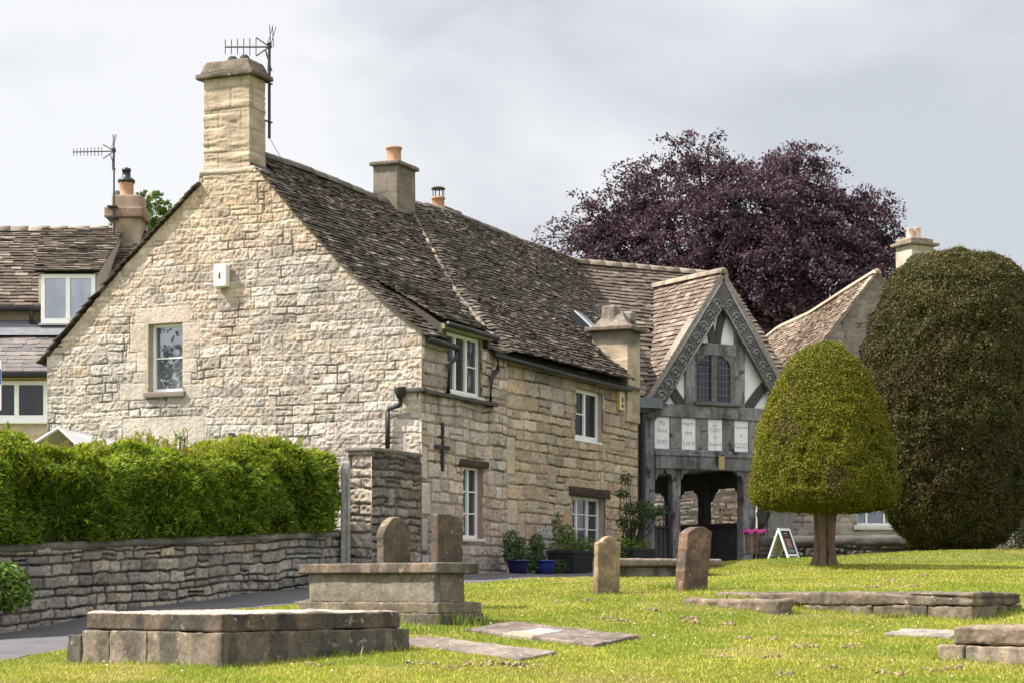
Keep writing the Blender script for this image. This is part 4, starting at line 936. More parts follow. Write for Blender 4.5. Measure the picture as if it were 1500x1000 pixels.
# --- stone house on the right, behind the yews
rh = empty('stone_house', (9.8,56,.5), 'stone house with a sweeping tiled roof and steep gable behind the clipped yews', 'house')
RA = at(1283,396,55.5); RB = at(1120,481,65.0); rd = RB-RA; rdh = nrm([rd[0],rd[1],0]); rside = A([-rdh[1], rdh[0], 0])  # to the left
if rside[0] > 0: rside = -rside
Lr_ = np.linalg.norm(rd[:2]); FR = Fr((RA[0],RA[1],0), rdh, rside, UP)
def rz(s): return np.interp(s, [0,2.2,5.2,8.2,Lr_], [RA[2]-.05, RA[2]-.22, RA[2]-.48, RA[2]-.55, RA[2]-.75])
def sR(s, p, h):
    z = rz(s); k = 1/math.hypot(1,1.25); f = sstep(p, 2.5, 5.6)*.35
    return FR.p(np.column_stack([s, p*k*(1+f*.3)+1.25*k*h, z-p*k*1.25*(1-f*.35)+h*k]))
def sRb(s, p, h):
    k = 1/math.hypot(1,1.25); return FR.p(np.column_stack([s, -p*k-1.25*k*h, rz(s)-p*k*1.25+h*k]))
BROWN2 = [(.22,.17,.13),(.24,.185,.143),(.20,.153,.117),(.27,.215,.17),(.23,.175,.135)]
slates('roof', sR, (-.12,Lr_), 5.6, M['slate'], rh, BROWN2, (.11,.13), wid=(.16,.3), seed=71, sag=.03)
slates('roof', sRb, (-.12,Lr_), 5.2, M['slate'], rh, BROWN2, (.16,.2), wid=(.2,.34), seed=72, sag=.03)
m = MB(); deck(m, sR, (0,Lr_), 5.6, 8, 8, -.02); deck(m, sRb, (0,Lr_), 5.2, 8, 8, -.02); m.build('roof_boarding', M['flat'], rh)
m = MB(); s = -.1
while s < Lr_:
    q = [FR.p([[ss, .13*math.cos(math.pi*k/6), float(rz(ss))-.05+.13*math.sin(math.pi*k/6)]])[0] for ss in (s+.004, s+.44) for k in range(7)]
    m.add(q, [(k, k+1, 8+k, 7+k) for k in range(6)]+[tuple(range(7))[::-1], tuple(range(7,14))], A([.36,.28,.21])*random.uniform(.8, 1.25)); s += .45
m.build('ridge', M['slate'], rh, True)
FRG = Fr(RA*A([1,1,0]), rside, UP, -rdh)
PR_ = [(.37,.31,.255),(.40,.345,.29),(.33,.275,.23),(.38,.33,.295),(.30,.255,.22)]
rw0, rw1 = 0.95, -.95
def uw(px):   # u coordinate on the gable plane for a picture column
    k = (px-750)/FPX; return (RA[0]-k*RA[1])/(k*rside[1]-rside[0])
def zw(py, px): u = uw(px); return uz(py, RA[1]+u*rside[1])
hole = (uw(1325), zw(769,1290), uw(1255), zw(728,1290))
stone_wall('gable_wall', FRG, [(-3.2,-.4),(3.2,-.4),(3.2,RA[2]-3.2*1.25),(0,RA[2]-.1),(-3.2,RA[2]-3.2*1.25)], [hole], M['stone'], rh, PR_, (.34,.29,.24), hc=(.14,.24), wc=(.25,.55), relief=.018, rough=.010, step=.035, seed=75, big=[(-1.6,1.1,-.2,1.4),(.5,.3,3.2,1.3)],
    grad=lambda P, C: C*(1-.38*sstep(P[:,1], 4, 5.5))[:, None])
m = MB()
for sg_ in (1, -1):
    m.prism([FRG.pt(sg_*u, v, .05) for u, v in ((0,RA[2]-.02),(0,RA[2]-.16),(3.3,RA[2]-3.3*1.25-.16),(3.3,RA[2]-3.3*1.25-.02))], rdh*.3, (.30,.25,.2))
m.build('verge', M['slate'], rh)
m = MB(); m.box(FR, (.1,3.1,-.4), (Lr_,3.3,4.3), (.4,.35,.29)); m.box(FR, (.1,-3.3,-.4), (Lr_,-3.1,4.3), (.4,.35,.29)); m.box(FR, (Lr_-.3,-3.1,-.4), (Lr_,3.1,5.5), (.4,.35,.29)); m.build('side_wall', M['stone'], rh)
window(rh, FRG, *hole, cols=(1,1,.5), rows=2, recess=.08, fw=.05, mpane=M['glass'], sill=(.1,.12,.08), msill=M['dullwhite'])
FQ = Fr(A([ux(1340,58),58,0]), (math.cos(.5),math.sin(.5),0), (math.sin(.5),-math.cos(.5),0), UP)
rc = rbox('chimney', FQ, (-.40,-.35,4.), (.40,.35,uz(362,58)), M['ashlar'], rh, .06, .015, lambda P: .006*vnoise(P, 6, 3), stonecol((.46,.39,.31), 7, .16, blockgrid))
zq = uz(362,58)
rboxes('cap', [dict(fr=FQ, lo=(-.52,-.46,zq), hi=(.52,.46,zq+.09), step=.06, bev=.02, disp=lambda P: .01*vnoise(P, 6, 4), colf=stonecol((.27,.23,.18), 3, .25)),
    dict(fr=FQ, lo=(-.42,-.36,zq+.08), hi=(.42,.36,zq+.22), step=.06, bev=.08, disp=lambda P: .014*vnoise(P, 6, 4), colf=stonecol((.3,.23,.17), 3, .25))], M['tomb'], rc)
for dx, hh in ((-.17,.30),(.08,.34)):
    m = MB(); m.lathe(FQ.p([[dx,0,zq+.18]])[0], [(.13,0),(.11,.05),(.10,hh),(.12,hh+.02),(.08,hh+.03)], 14, (.62,.5,.4)); m.build('pot', M['flat'], rc, True)
# --- sunlit wall in the yard behind the gatehouse
FY = Fr((1.2,56.4,0), (1,-.03,0), UP, None); FY.N = -np.cross(FY.V, FY.U); FY.N = FY.N if FY.N[1] < 0 else -FY.N
yw = stone_wall('yard_wall', FY, [(0,0),(7.0,0),(7.0,3.4),(0,3.4)], [], M['stone'], None, [(.36,.31,.27),(.4,.35,.31),(.32,.28,.24)], (.33,.28,.23), hc=(.13,.22), wc=(.25,.5), relief=.03, rough=.014, step=.035, seed=77, loc=(1.2,56.4,.5))
tag(yw, 'pale stone wall seen through the open passage of the gatehouse', 'wall')
# --- far house at the right edge
fh = empty('distant_house', (19.5,78,1), 'distant house of which only a brown roof shows past the tall yew', 'house')
FF = Fr((17.6,80,0), (1,0,0), (0,-1,0), (0,0,1)); zf = uz(402,80)
s_f, l_f = profile_surf(FF, [(0,zf),(3.2,zf-3.0)]); slates('roof', s_f, (0,7), l_f, M['slate'], fh, BROWN2, (.2,.25), wid=(.3,.5), seed=79)
FFb = Fr((17.6,80,0), (1,0,0), (0,1,0), (0,0,1)); s_b, _ = profile_surf(FFb, [(0,zf),(3.2,zf-3.0)])
m = MB(); deck(m, s_f, (0,7), l_f-.02, 4, 4, -.03); deck(m, s_b, (0,7), l_f, 4, 4, 0); m.build('roof_boarding', M['flat'], fh)
m = MB(); m.box(Fr((17.6,80,0),(1,0,0),(0,1,0),UP), (.2,-3,.3), (6.9,3,zf-2.9), (.45,.39,.3)); m.prism([A([17.8,77,zf-2.9]),A([17.8,83,zf-2.9]),A([17.8,80,zf-.1])], (.2,0,0), (.45,.39,.3)); m.build('wall', M['stone'], fh)

# --- low wall with rounded coping behind the small yew
LW0 = A([5.4,44.6,0]); LW1 = A([9.4,43.2,0]); lwu = nrm(LW1-LW0); FW = Fr(LW0, lwu, UP, A([lwu[1], -lwu[0], 0])); FW.N = FW.N if FW.N[1] < 0 else -FW.N
lw = empty('low_wall', (LW0[0],LW0[1],.4), 'low grey wall with rounded coping behind the small clipped yew', 'wall')
Lw = np.linalg.norm(LW1-LW0)
stone_wall('masonry', FW, [(0,.0),(Lw,.0),(Lw,.84),(0,.84)], [], M['greystone'], lw, [(.11,.10,.083),(.135,.12,.10),(.085,.078,.065)], (.04,.045,.04), hc=(.14,.3), wc=(.25,.5), relief=.05, rough=.02, seed=81, step=.025)
m = MB(); m.box(FW, (0,0,-.4), (Lw,.82,-.02), (.15,.13,.11)); m.build('core', M['greystone'], lw)
rbox('coping', FW, (-.05,.80,-.45), (Lw+.05,1.05,.09), M['greystone'], lw, .06, .12, lambda P: .014*vnoise(P, 4, 3)+.008*vnoise(P, 14, 4), stonecol((.08,.074,.07), 5, .45))

# ================================================================== lane side: retaining wall, hedge, garden wall
WB = A([-2.62,32.35]); WA = A([-6.55,25.2]); wdv = (WB-WA)/np.linalg.norm(WB-WA); WA2 = WA-wdv*3.2; WL = np.linalg.norm(WB-WA2)
FWL = Fr((WA2[0],WA2[1],0), (wdv[0],wdv[1],0), UP, (wdv[1],-wdv[0],0))
ztop_w = lambda u: np.interp(u, [0,3.2,WL], [.16,.43,.80])
zbot_w = lambda u: np.interp(u, [0,3.2,5.5,8,WL], [-1.0,-.78,-.55,-.25,.0])
rw = empty('retaining_wall', (WA2[0],WA2[1],-.9), 'grey dry stone retaining wall under the yew hedge along the lane', 'wall')
us_ = np.linspace(0, WL, 14)
poly = [(u, float(zbot_w(u))-.25) for u in us_]+[(u, float(ztop_w(u))) for u in us_[::-1]]
bl = []
for q in ((100,818,132,845),(130,848,150,866),(318,857,345,905),(575,575,575,575)): pass
stone_wall('masonry', FWL, poly, [], M['greystone'], rw, [(.29,.265,.225),(.34,.315,.265),(.24,.22,.19),(.32,.30,.26),(.26,.235,.20),(.40,.35,.265),(.29,.27,.24),(.19,.175,.155)], (.06,.052,.042), hc=(.085,.18), wc=(.12,.32), relief=.032, rough=.015, joint=.008, seed=91, split=.16, step=.015, edge=False,
    skew=lambda P: -.055*(P[:,0]-5), big=[(3.15,-.07,3.5,.22),(3.5,-.28,3.72,-.1)], wob=.8)
m = MB(); P8 = [FWL.pt(u, v, w_) for w_ in (-.5,-.02) for u, v in ((0,-1.6),(WL,-.8),(WL,float(ztop_w(WL))),(0,float(ztop_w(0))))]; m.hexa(P8, (.1,.09,.08)); m.build('core', M['greystone'], rw)
def slopewarp(P): Q = P.copy(); Q[:,1] = P[:,1]+ztop_w(P[:,0]); return Q
rbox('coping', FWL, (0,-.05,-.55), (WL-.05,.05,.07), M['greystone'], rw, .05, .04, lambda P: .02*fbm(P, 5, 3, 3), stonecol((.17,.155,.135), 5, .3), slopewarp)
# ground behind the wall (garden terrace)
tg_ = MB(); Pq = [FWL.pt(0,float(ztop_w(0))-.04,-.3), FWL.pt(WL-.1,float(ztop_w(WL))-.04,-.3), C0+GL*.3+A([0,0,.9])+NG*.3, C0+GL*7.4+A([0,0,.9])+NG*.1, A([-17.5,36,.8]), A([-17,20,.1])]
tg_.prism(Pq, (0,0,-1.2), (.12,.1,.07)); tag(tg_.build('terrace', M['lawn']), 'raised garden ground behind the hedge', 'garden', kind='structure')
# garden wall at the house corner
K = C0-SD*1.77; gw = empty('garden_wall', (K[0],K[1],.0), 'tall shaded stone garden wall running out from the cottage corner', 'wall')
FK = Fr(K, SD, UP, NS); GWP = [(.20,.175,.145),(.24,.215,.18),(.16,.14,.115),(.27,.25,.215),(.3,.275,.24),(.22,.19,.15)]
gdark = lambda P, C: C*(1-.35*sstep(P[:,1]+.25*vnoise(P, 2, 4), 1.3, 1.8))[:, None]
stone_wall('masonry', FK, [(-.026,-.5),(1.70,-.5),(1.70,2.12),(-.026,2.12)], [], M['greystone'], gw, GWP, (.10,.09,.075), hc=(.10,.2), wc=(.18,.42), relief=.034, rough=.016, seed=95, step=.018, grad=gdark)
FK2 = Fr(K, GL, UP, NG)
stone_wall('masonry', FK2, [(-.028,-.5),(.40,-.5),(.40,2.12),(-.028,2.12)], [], M['greystone'], gw, [(.34,.3,.25),(.38,.34,.28),(.3,.26,.21)], (.16,.14,.115), hc=(.14,.26), wc=(.25,.5), relief=.028, rough=.016, seed=96, step=.018)  # end face palette painted as sunlit, paler than the shaded side
FK3 = Fr(K, SD, GL, UP)
m = MB(); m.box(FK3, (.03,.03,-.4), (1.7,.40,2.1), (.13,.115,.095)); m.build('core', M['greystone'], gw)
rbox('coping', FK3, (-.06,-.05,2.10), (1.72,.45,2.17), M['greystone'], gw, .05, .025, lambda P: .014*fbm(P, 5, 3, 3), stonecol((.16,.14,.115), 5, .3))
# gate post at the hedge end
pq = at(506, 800, 32.1); gp = empty('gate_post', (pq[0],pq[1],.1), 'grey weathered timber post between the hedge and garden wall', 'post')
m = rbox('shaft', Fr((pq[0],pq[1],0),(1,0,0),(0,1,0),UP), (-.07,-.06,-.2), (.07,.08,1.92), M['timber'], gp, .06, .02, lambda P: .006*vnoise(P, 4, 2), stonecol((.33,.315,.30), 4, .15))
m = rbox('batten', Fr((pq[0],pq[1],0),(1,0,0),(0,1,0),UP), (.03,-.09,-.2), (.06,-.062,1.85), M['timber'], gp, .1, .01, None, stonecol((.27,.26,.25), 4, .15))
# shed roof showing above the hedge
sh = empty('garden_shed', (-6.9,33,.8), 'small garden shed whose grey felt roof shows above the hedge', 'shed')
ap_ = at(86,626,31.5); FSH = Fr(A([ap_[0],ap_[1],0]), nrm([.97,.24,0]), nrm([-.24,.97,0]), UP)
P_l, P_r = at(50,648,31.4), at(112,645,31.7)
rf = MB(); 
q0 = ap_; q1 = at(216,654,33.6); q2 = at(240,664,32.6); q3 = at(112,650,31.3)
rf.prism([q0,q1,q2,q3], A([0,0,-.03]), (.36,.355,.35)); q4 = at(48,650,31.6); q5 = at(150,668,34.5); rf.prism([q0,q4,q5,q1], A([0,0,-.03]), (.33,.325,.32)); rf.build('roof', mat('roofing_felt', (.42,.42,.41), mul=((4,.85,1.1),)), sh)
m = MB(); m.tube([q0,q4], .028, 6); m.tube([q0,q3], .02, 6); m.build('bargeboard', M['dullwhite'], sh)
m = MB(); m.tube([at(205,652,33.2), at(245,668,32.7)], .035, 6); m.build('ridge_board', M['timber'], sh)
m = MB(); m.box(Fr(A([q0[0],q0[1],0]),(1,0,0),(0,1,0),UP), (-.25,.25,.6), (1.0,1.6,1.75), (.3,.24,.17)); m.build('wall', M['timber'], sh)
# estate sign at the left edge
sp0 = at(-8, 527, 24.0); sp1 = at(1.6, 575, 24.0)
sb_ = empty('sign_board', (sp1[0]-.25,24.05,-.5), 'white board with a blue band on a post at the left edge', 'sign')
m = MB(); F24 = front(24.0); m.box(F24, (sp1[0]-.55,sp1[2]+.02-.22,-.02), (sp1[0],sp0[2],0), (.75,.75,.76)); bd = m.build('board', M['white'], sb_)
m = MB(); m.box(F24, (sp1[0]-.549,uz(562,24),.0), (sp1[0]-.001,uz(540,24),.004), (.05,.09,.28)); m.build('band', M['flat'], bd)
m = MB(); m.box(F24, (sp1[0]-.32,-1.1,-.08), (sp1[0]-.24,sp0[2]-.05,-.025), (.7,.7,.7)); m.build('post', M['white'], sb_)

# ================================================================== tombs and gravestones
TH = math.radians(39.5); TL = A([-math.cos(TH), math.sin(TH), 0]); TR = A([math.sin(TH), math.cos(TH), 0])
def tframe(px, py, Y, tilt=0.): 
    q = at(px, py, Y); return Fr((q[0], q[1], q[2]), TR, TL, UP)      # origin at the near corner base; u along right face, v along left face
def tcol(c, seed, stain=.35):
    c = A(c, float)
    def f(P):
        n1 = fbm(P, 1.6, 3, seed); n2 = vnoise(P*A([3,3,.45]), 2.6, seed+3); n3 = fbm(P, 6, 3, seed+5)
        C = c*(1+.55*n1+.4*n3)[:, None]
        s = sstep(n2+.5*n1+.35*n3, .0, .45)[:, None]*min(1, stain*1.5)
        return C*(1-s)+s*A([.055,.05,.042])
    return f
wear = lambda seed, a=.012: (lambda P: a*fbm(P, 4, 3, seed)*1.3+a*.7*fbm(P, 18, 3, seed+2))
# big low tomb, front left
F1 = tframe(325, 978, 18.2); S1 = FPX/18.2
t1 = empty('ledger_tomb', F1.O, 'broad low tomb of dark stained slabs in the left foreground', 'tomb')
h1 = 52/S1; h2 = 80.5/S1; wL, wR = 1.95, 2.48
gapb = [0,1.02,1.55,1.95]
its = []
its.append(dict(fr=F1, lo=(0,0,-.25), hi=(wR,1.02,h1), step=.025, bev=.014, disp=wear(3,.012), colf=lambda P: np.where(P[:, :1] < .02, tcol((.19,.15,.112), 4, .45)(P), tcol((.13,.108,.085), 11, .45)(P))))  # right face coloured darker than the sunlit left: its shade is painted in
for i in range(1,3): its.append(dict(fr=F1, lo=(0,gapb[i]+.002,-.25), hi=(.30,gapb[i+1]-.002,h1+random.uniform(-.006,.004)), step=.025, bev=.012, disp=wear(3+i,.012), colf=tcol((.19,.15,.112), 4+i, .45)))
its.append(dict(fr=F1, lo=(wR-.3,1.025,-.25), hi=(wR,wL,h1), step=.05, bev=.012, disp=wear(9), colf=tcol((.2,.18,.15), 12, .4)))
its.append(dict(fr=F1, lo=(.31,wL-.28,-.25), hi=(wR-.31,wL,h1), step=.05, bev=.012, disp=wear(9), colf=tcol((.2,.18,.15), 12, .4)))
its.append(dict(fr=F1, lo=(-.02,wL-.005,-.15), hi=(.3,wL+.20,h1*.86), step=.03, bev=.015, disp=wear(10), colf=tcol((.13,.115,.095), 14, .5)))
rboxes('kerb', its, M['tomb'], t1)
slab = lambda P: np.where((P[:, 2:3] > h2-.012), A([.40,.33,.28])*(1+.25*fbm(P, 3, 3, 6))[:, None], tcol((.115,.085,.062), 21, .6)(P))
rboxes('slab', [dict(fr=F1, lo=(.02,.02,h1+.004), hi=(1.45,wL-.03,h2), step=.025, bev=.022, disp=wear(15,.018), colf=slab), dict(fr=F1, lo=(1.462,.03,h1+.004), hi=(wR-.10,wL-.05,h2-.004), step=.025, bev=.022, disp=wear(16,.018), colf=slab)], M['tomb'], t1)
# chest tomb
F2 = tframe(643, 916, 23.0); S2 = FPX/23.0
t2 = empty('chest_tomb', F2.O, 'tall chest tomb with an overhanging ledger behind the low tomb', 'tomb')
hb1, hb2, hc1, hc2 = 18/S2, 34/S2, 77/S2, 93/S2
rboxes('plinth', [dict(fr=F2, lo=(0,0,-.2), hi=(.78,2.3,hb1), step=.03, bev=.02, disp=wear(31), colf=tcol((.16,.13,.095), 33, .4)), dict(fr=F2, lo=(.015,.02,hb1), hi=(.77,2.25,hb2), step=.03, bev=.015, disp=wear(32), colf=tcol((.19,.15,.105), 34, .3))], M['tomb'], t2)
lich = lambda P: tcol((.25,.215,.165), 36, .2)(P)*(1-.25*sstep(-P[:,2]+.12*vnoise(P, 4, 7), -(hb2+.18), -(hb2+.08)))[:, None]
rboxes('chest', [dict(fr=F2, lo=(.10,.20,hb2), hi=(.67,2.16,hc1), step=.03, bev=.01, disp=wear(35,.006), colf=lich), dict(fr=F2, lo=(.09,.155,hb2), hi=(.20,.215,hc1), step=.03, bev=.01, disp=wear(37,.005), colf=tcol((.2,.19,.16), 38, .3))], M['tomb'], t2)
led = lambda P: np.where(P[:, 1:2] < .16, tcol((.11,.10,.08), 41, .7)(P), tcol((.17,.125,.09), 42, .4)(P))
rbox('ledger', F2, (.03,.06,hc1+.002), (.76,2.28,hc2), M['tomb'], t2, .025, .02, wear(39,.010), led)
# right-hand tombs
F3 = tframe(1425, 915, 24.3); S3 = FPX/24.3
t3 = empty('ledger_tomb', F3.O, 'long cracked flat tomb on two courses at the right of the lawn', 'tomb')
rboxes('kerb', [dict(fr=F3, lo=(0,a,-.2), hi=(1.3,b,28/S3), step=.03, bev=.02, disp=wear(51+int(a*10),.022), colf=tcol((.18,.142,.10), 52, .45)) for a, b in ((0,.6),(.61,1.35),(1.36,2.35))], M['tomb'], t3)
def crack(P): return .036*fbm(P, 3, 4, 55)+.012*fbm(P, 17, 2, 57)-.03*np.exp(-((P[:,2]-(31/S3+.07+.05*P[:,1]-.25*(P[:,1] > .8)*0))/.012)**2)*(P[:,1] < 1.3)
rbox('slab', F3, (.0,-.01,28/S3+.003), (1.32,2.98,47/S3), M['tomb'], t3, .025, .03, crack, tcol((.17,.132,.095), 56, .5))
q = ground_hit(1372, 966); S4 = FPX/q[1]; F4 = Fr(q-TL*1.58+A([0,0,.0]), TR, TL, UP)
t4 = empty('ledger_tomb', F4.O, 'thick rounded tomb slab on a kerb at the lower right edge', 'tomb')
rboxes('kerb', [dict(fr=F4, lo=(0,a,-.25), hi=(1.1,b,22/S4), step=.03, bev=.02, disp=wear(61+int(a*10),.016), colf=tcol((.26,.205,.15), 62, .3)) for a, b in ((-.3,.66),(.67,1.29),(1.30,1.58))], M['tomb'], t4)
rbox('slab', F4, (.04,-.3,22/S4+.004), (1.08,1.44,49/S4), M['tomb'], t4, .025, .035, wear(65,.028), tcol((.23,.175,.125), 66, .35))
def flat_slab(name, label, px, py, Y, wR_, wL_, th_, c, tilt=0, rise=.0, seed=70, cat='grave slab', stain=.2, band=None):
    q, q1_, q2_ = [ground_hit(*p_)+A([0,0,.012]) for p_ in px]; wR_ = np.linalg.norm(q1_-q); wL_ = np.linalg.norm(q2_-q); f = Fr(q, q1_-q, q2_-q, None); f.N = nrm(np.cross(f.U, f.V)); f.N = f.N if f.N[2] > 0 else -f.N
    cf = tcol(c, seed, stain)
    o = rbox(name, f, (0,0,-.12), (wR_,wL_,th_), M['tomb'], None, .025, .02, wear(seed+1,.012), (lambda P: band(P, cf(P))) if band else cf, None, q); return tag(o, label, cat)
flat_slab('grave_slab', 'narrow pale ledger slab sunk in grass right of the broad low tomb', [(764,969),(815,958),(570,944)], 0, 0, 0, 0, .022, (.215,.175,.145), tilt=.03, rise=.07, seed=71)
def patch(P, C):
    m_ = ((P[:,1] > 1.05) & (P[:,1] < 1.45) & (P[:,0] > .25) & (P[:,0] < .75)); m2 = ((P[:,1] > 1.0) & (P[:,1] < 1.5) & (P[:,0] <= .25)); C = C.copy(); C[m_] = C[m_]*.2+A([.40,.41,.38])*.8; C[m2] = C[m2]*.4+A([.45,.38,.27])*.6; return C
flat_slab('grave_slab', 'wide ledger slab with a lighter square patch before the chest tomb', [(870,949),(937,936),(682,926)], 0, 0, 0, 0, .035, (.185,.145,.12), tilt=.05, rise=.05, seed=75, stain=.3, band=patch)
flat_slab('grave_slab', 'flat pale slab lying beside the thick slab at the lower right', [(1395,936),(1420,928),(1295,932)], 0, 0, 0, 0, .03, (.29,.25,.215), tilt=.0, rise=.04, seed=78)
def stone_thing(name, label, f, lo, hi, c, seed, cat, loc=None, **k):
    o = rbox(name, f, lo, hi, M['tomb'], None, k.get('step', .025), k.get('bev', .025), wear(seed, k.get('w', .014)), tcol(c, seed+1, k.get('stain', .25)), k.get('warp'), f.O); return tag(o, label, cat)
F5 = tframe(1143, 893, 25.0); stone_thing('kerb_stone', 'long low rough kerb stone half buried left of the cracked tomb', F5, (0,0,-.15), (.3,1.45,.13), (.20,.148,.108), 81, 'kerb stone', w=.03, bev=.04)
F6 = tframe(1160, 877, 26.3); stone_thing('kerb_stone', 'rounded dark kerb stone lying above the rough one on the lawn', F6, (0,.05,-.12), (.25,1.2,.085), (.15,.11,.085), 84, 'kerb stone', bev=.05, w=.025)
# flat table tomb by the gate house
F7 = tframe(1010, 847, 33.5); S7 = FPX/33.5
t7 = empty('table_tomb', F7.O, 'low table tomb with a wide moulded top behind the tilted headstone', 'tomb')
fl7 = Fr(F7.O, nrm([.93,.36,0]), nrm([-.36,.93,0]), UP)
rbox('base', fl7, (-1.05,.15,-.2), (.42,.75,.20), M['tomb'], t7, .04, .03, wear(87), tcol((.22,.20,.165), 88, .4))
rbox('top', fl7, (-1.30,0,.20), (.62,.9,.33), M['tomb'], t7, .03, .05, wear(90,.012), tcol((.25,.20,.155), 91, .25))
# headstones
def headstone(label, px, py, Y, w_, h_, t_, top, c, seed, lean=0., yaw=None, stain=.3, back=0.):
    q = at(px, py, Y); q[2] = gz1(q[0], q[1]) if yaw is None or True else q[2]
    a = math.radians(50.5 if yaw is None else yaw)      # direction of the face plane, from +x
    U = A([math.cos(a), math.sin(a), 0]); N = A([math.sin(a), -math.cos(a), 0])
    V = nrm(UP+U*lean-N*back)
    f = Fr(q, U, V, N)
    def warp(P):
        Q = P.copy(); x = P[:,0]/(w_/2); s = np.clip((P[:,1]+.0)/h_, 0, 1)
        Q[:,1] = P[:,1]-(h_-top(x)*h_)*sstep(s, .55, 1.0); return Q
    o = rbox('headstone', f, (-w_/2,-.3,-t_/2), (w_/2,h_,t_/2), M['tomb'], None, .02, .018, wear(seed,.010), tcol(c, seed+1, stain), warp, q); return tag(o, label, 'gravestone', 'headstones on the lawn')
rnd_top = lambda x: 1-.17*np.abs(x)**2.2
headstone('grey brown headstone with a rounded top behind the chest tomb', 577, 889, 25.6, .50, 1.17, .13, rnd_top, (.15,.118,.08), 101)
headstone('flat topped headstone with a reddish edge behind the chest tomb', 655, 888, 25.6, .48, 1.20, .12, lambda x: 1-.02*(x > 0)-.015*x*x, (.13,.095,.07), 104, stain=.35)
shoulder = lambda x: np.where(np.abs(x) < .58, 1-.07*(np.abs(x)/.58)**2, .915-.02*np.abs(x))
headstone('short ochre headstone with a shouldered top standing alone on the lawn', 888, 872, 28.0, .36, .79, .12, shoulder, (.27,.195,.12), 107, yaw=28, stain=.12, lean=.03)
headstone('tall red brown headstone leaning to the right near the gatehouse', 1012, 863, 28.2, .53, .90, .17, lambda x: 1-.10*np.abs(x-.05)**2, (.17,.105,.07), 110, lean=.13, yaw=46, stain=.35)
# ================================================================== planting
def leaf_mesh(name, P, N, size, aspect, mat_, parent, cols, spread=.9, droop=0., loc=None, bend=True, axis=None, jit=.35):
    """P leaf positions, N outward normals; each leaf a kite shaped quad lying loosely across its normal"""
    n = len(P); r = rng
    t = r.normal(size=(n,3)) if axis is None else axis+jit*r.normal(size=(n,3)); t[:,2] -= droop
    nn = N+spread*r.normal(size=(n,3)); nn /= np.linalg.norm(nn, axis=1, keepdims=True)+1e-9
    t = t-(t*nn).sum(1, keepdims=True)*nn if axis is None else t
    t /= np.linalg.norm(t, axis=1, keepdims=True)+1e-9
    b = np.cross(nn, t); b /= np.linalg.norm(b, axis=1, keepdims=True)+1e-9
    s = (size*r.uniform(.6, 1.35, n))[:, None]; w_ = s*aspect*.5
    V = np.empty((n,4,3)); V[:,0] = P-t*s*.5; V[:,1] = P+b*w_+nn*s*.06; V[:,2] = P+t*s*.5; V[:,3] = P-b*w_+nn*s*.06
    F = (np.arange(n)[:, None]*4+np.arange(4)[None]).astype(np.int32)
    return mesh_np(name, V.reshape(-1,3), [F], mat_, parent, np.repeat(cols, 4, 0), False, loc)
def palette(n, pal, var=.2, wts=None):
    pal = A(pal, float); i = rng.choice(len(pal), n, p=wts); return pal[i]*rng.uniform(1-var, 1+var, n)[:, None]
def topiary(name, label, base, prof, n, leaf, pal, lump, seed, trunk, trunk_c, tuft=None):
    """surface of revolution with an uneven clipped surface; prof [(z above origin, radius)]"""
    root = empty(name, base, label, 'clipped yew')
    pr = A(prof, float); zz, rr = pr[:,0], pr[:,1]
    def surf(z, an):
        r0 = np.interp(z, zz, rr); q = np.column_stack([np.cos(an)*r0, np.sin(an)*r0, z]); qs = q*A([1,1,.55 if tuft else 1])
        d = lump[0]*fbm(qs, lump[1], 3, seed)+lump[2]*fbm(qs, lump[3], 3, seed+9)
        if tuft: q[:,0] += tuft(z)
        d = d-lump[4]*sstep(fbm(qs, lump[5], 3, seed+51), .22, .42)*(1-sstep(z/zz.max(), .72, .88))
        e = .02; sl = (np.interp(z+e, zz, rr)-np.interp(z-e, zz, rr))/(2*e)
        nn = np.column_stack([np.cos(an), np.sin(an), -sl]); nn /= np.linalg.norm(nn, axis=1, keepdims=True)
        return q+nn*d[:, None], nn, d
    # sample by area
    zs = np.linspace(zz.min(), zz.max(), 400); rs = np.interp(zs, zz, rr); ds = rs*np.hypot(1, np.gradient(rs, zs)); cdf = np.cumsum(ds); cdf /= cdf[-1]
    z = np.interp(rng.random(n), cdf, zs); an = rng.random(n)*2*math.pi
    # thin the far side, which never shows as densely
    k = (np.sin(an) < .35) | (rng.random(n) < .35); z, an = z[k], an[k]; n = len(z)
    Q, N, d = surf(z, an); dep = rng.random(n)**2*.09; sprout = np.where(rng.random(n) < .05, rng.random(n)*.07, 0)
    Q = Q-N*(dep-.01-sprout)[:, None]
    C = palette(n, pal, .25); big_ = fbm(Q, .9, 3, seed+20); C = C*(1+.35*big_)[:, None]
    br = sstep(fbm(Q, 1.3, 3, seed+33)+(.45*(z/zz.max()-.5) if tuft else 0), .10, .42)[:, None]*.65; C = C*(1-br)+br*C.mean(1, keepdims=True)*A([1.35,.95,.45])
    up = np.clip(N[:, 2:3], 0, 1)
    leaf_mesh('crown', Q+A(base), N, leaf, .34, M['leaf'], root, C, .55, axis=N*.5+A([0,0,.25]), jit=.75)
    # dense inner body
    a_ = np.linspace(0, 2*math.pi, 73)[:-1]; zc_ = np.linspace(zz.min()+.01, zz.max()-.01, 60); ZZ, AA = np.meshgrid(zc_, a_, indexing='ij')
    q, nn, _ = surf(ZZ.ravel(), AA.ravel()); q = q-nn*.06; idx = np.arange(len(q)).reshape(60, 72); nx = np.roll(idx, -1, 1)
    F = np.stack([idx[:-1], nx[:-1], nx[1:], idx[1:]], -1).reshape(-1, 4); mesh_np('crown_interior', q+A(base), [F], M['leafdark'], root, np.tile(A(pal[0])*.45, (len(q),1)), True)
    if trunk: trunk(root)
    return root
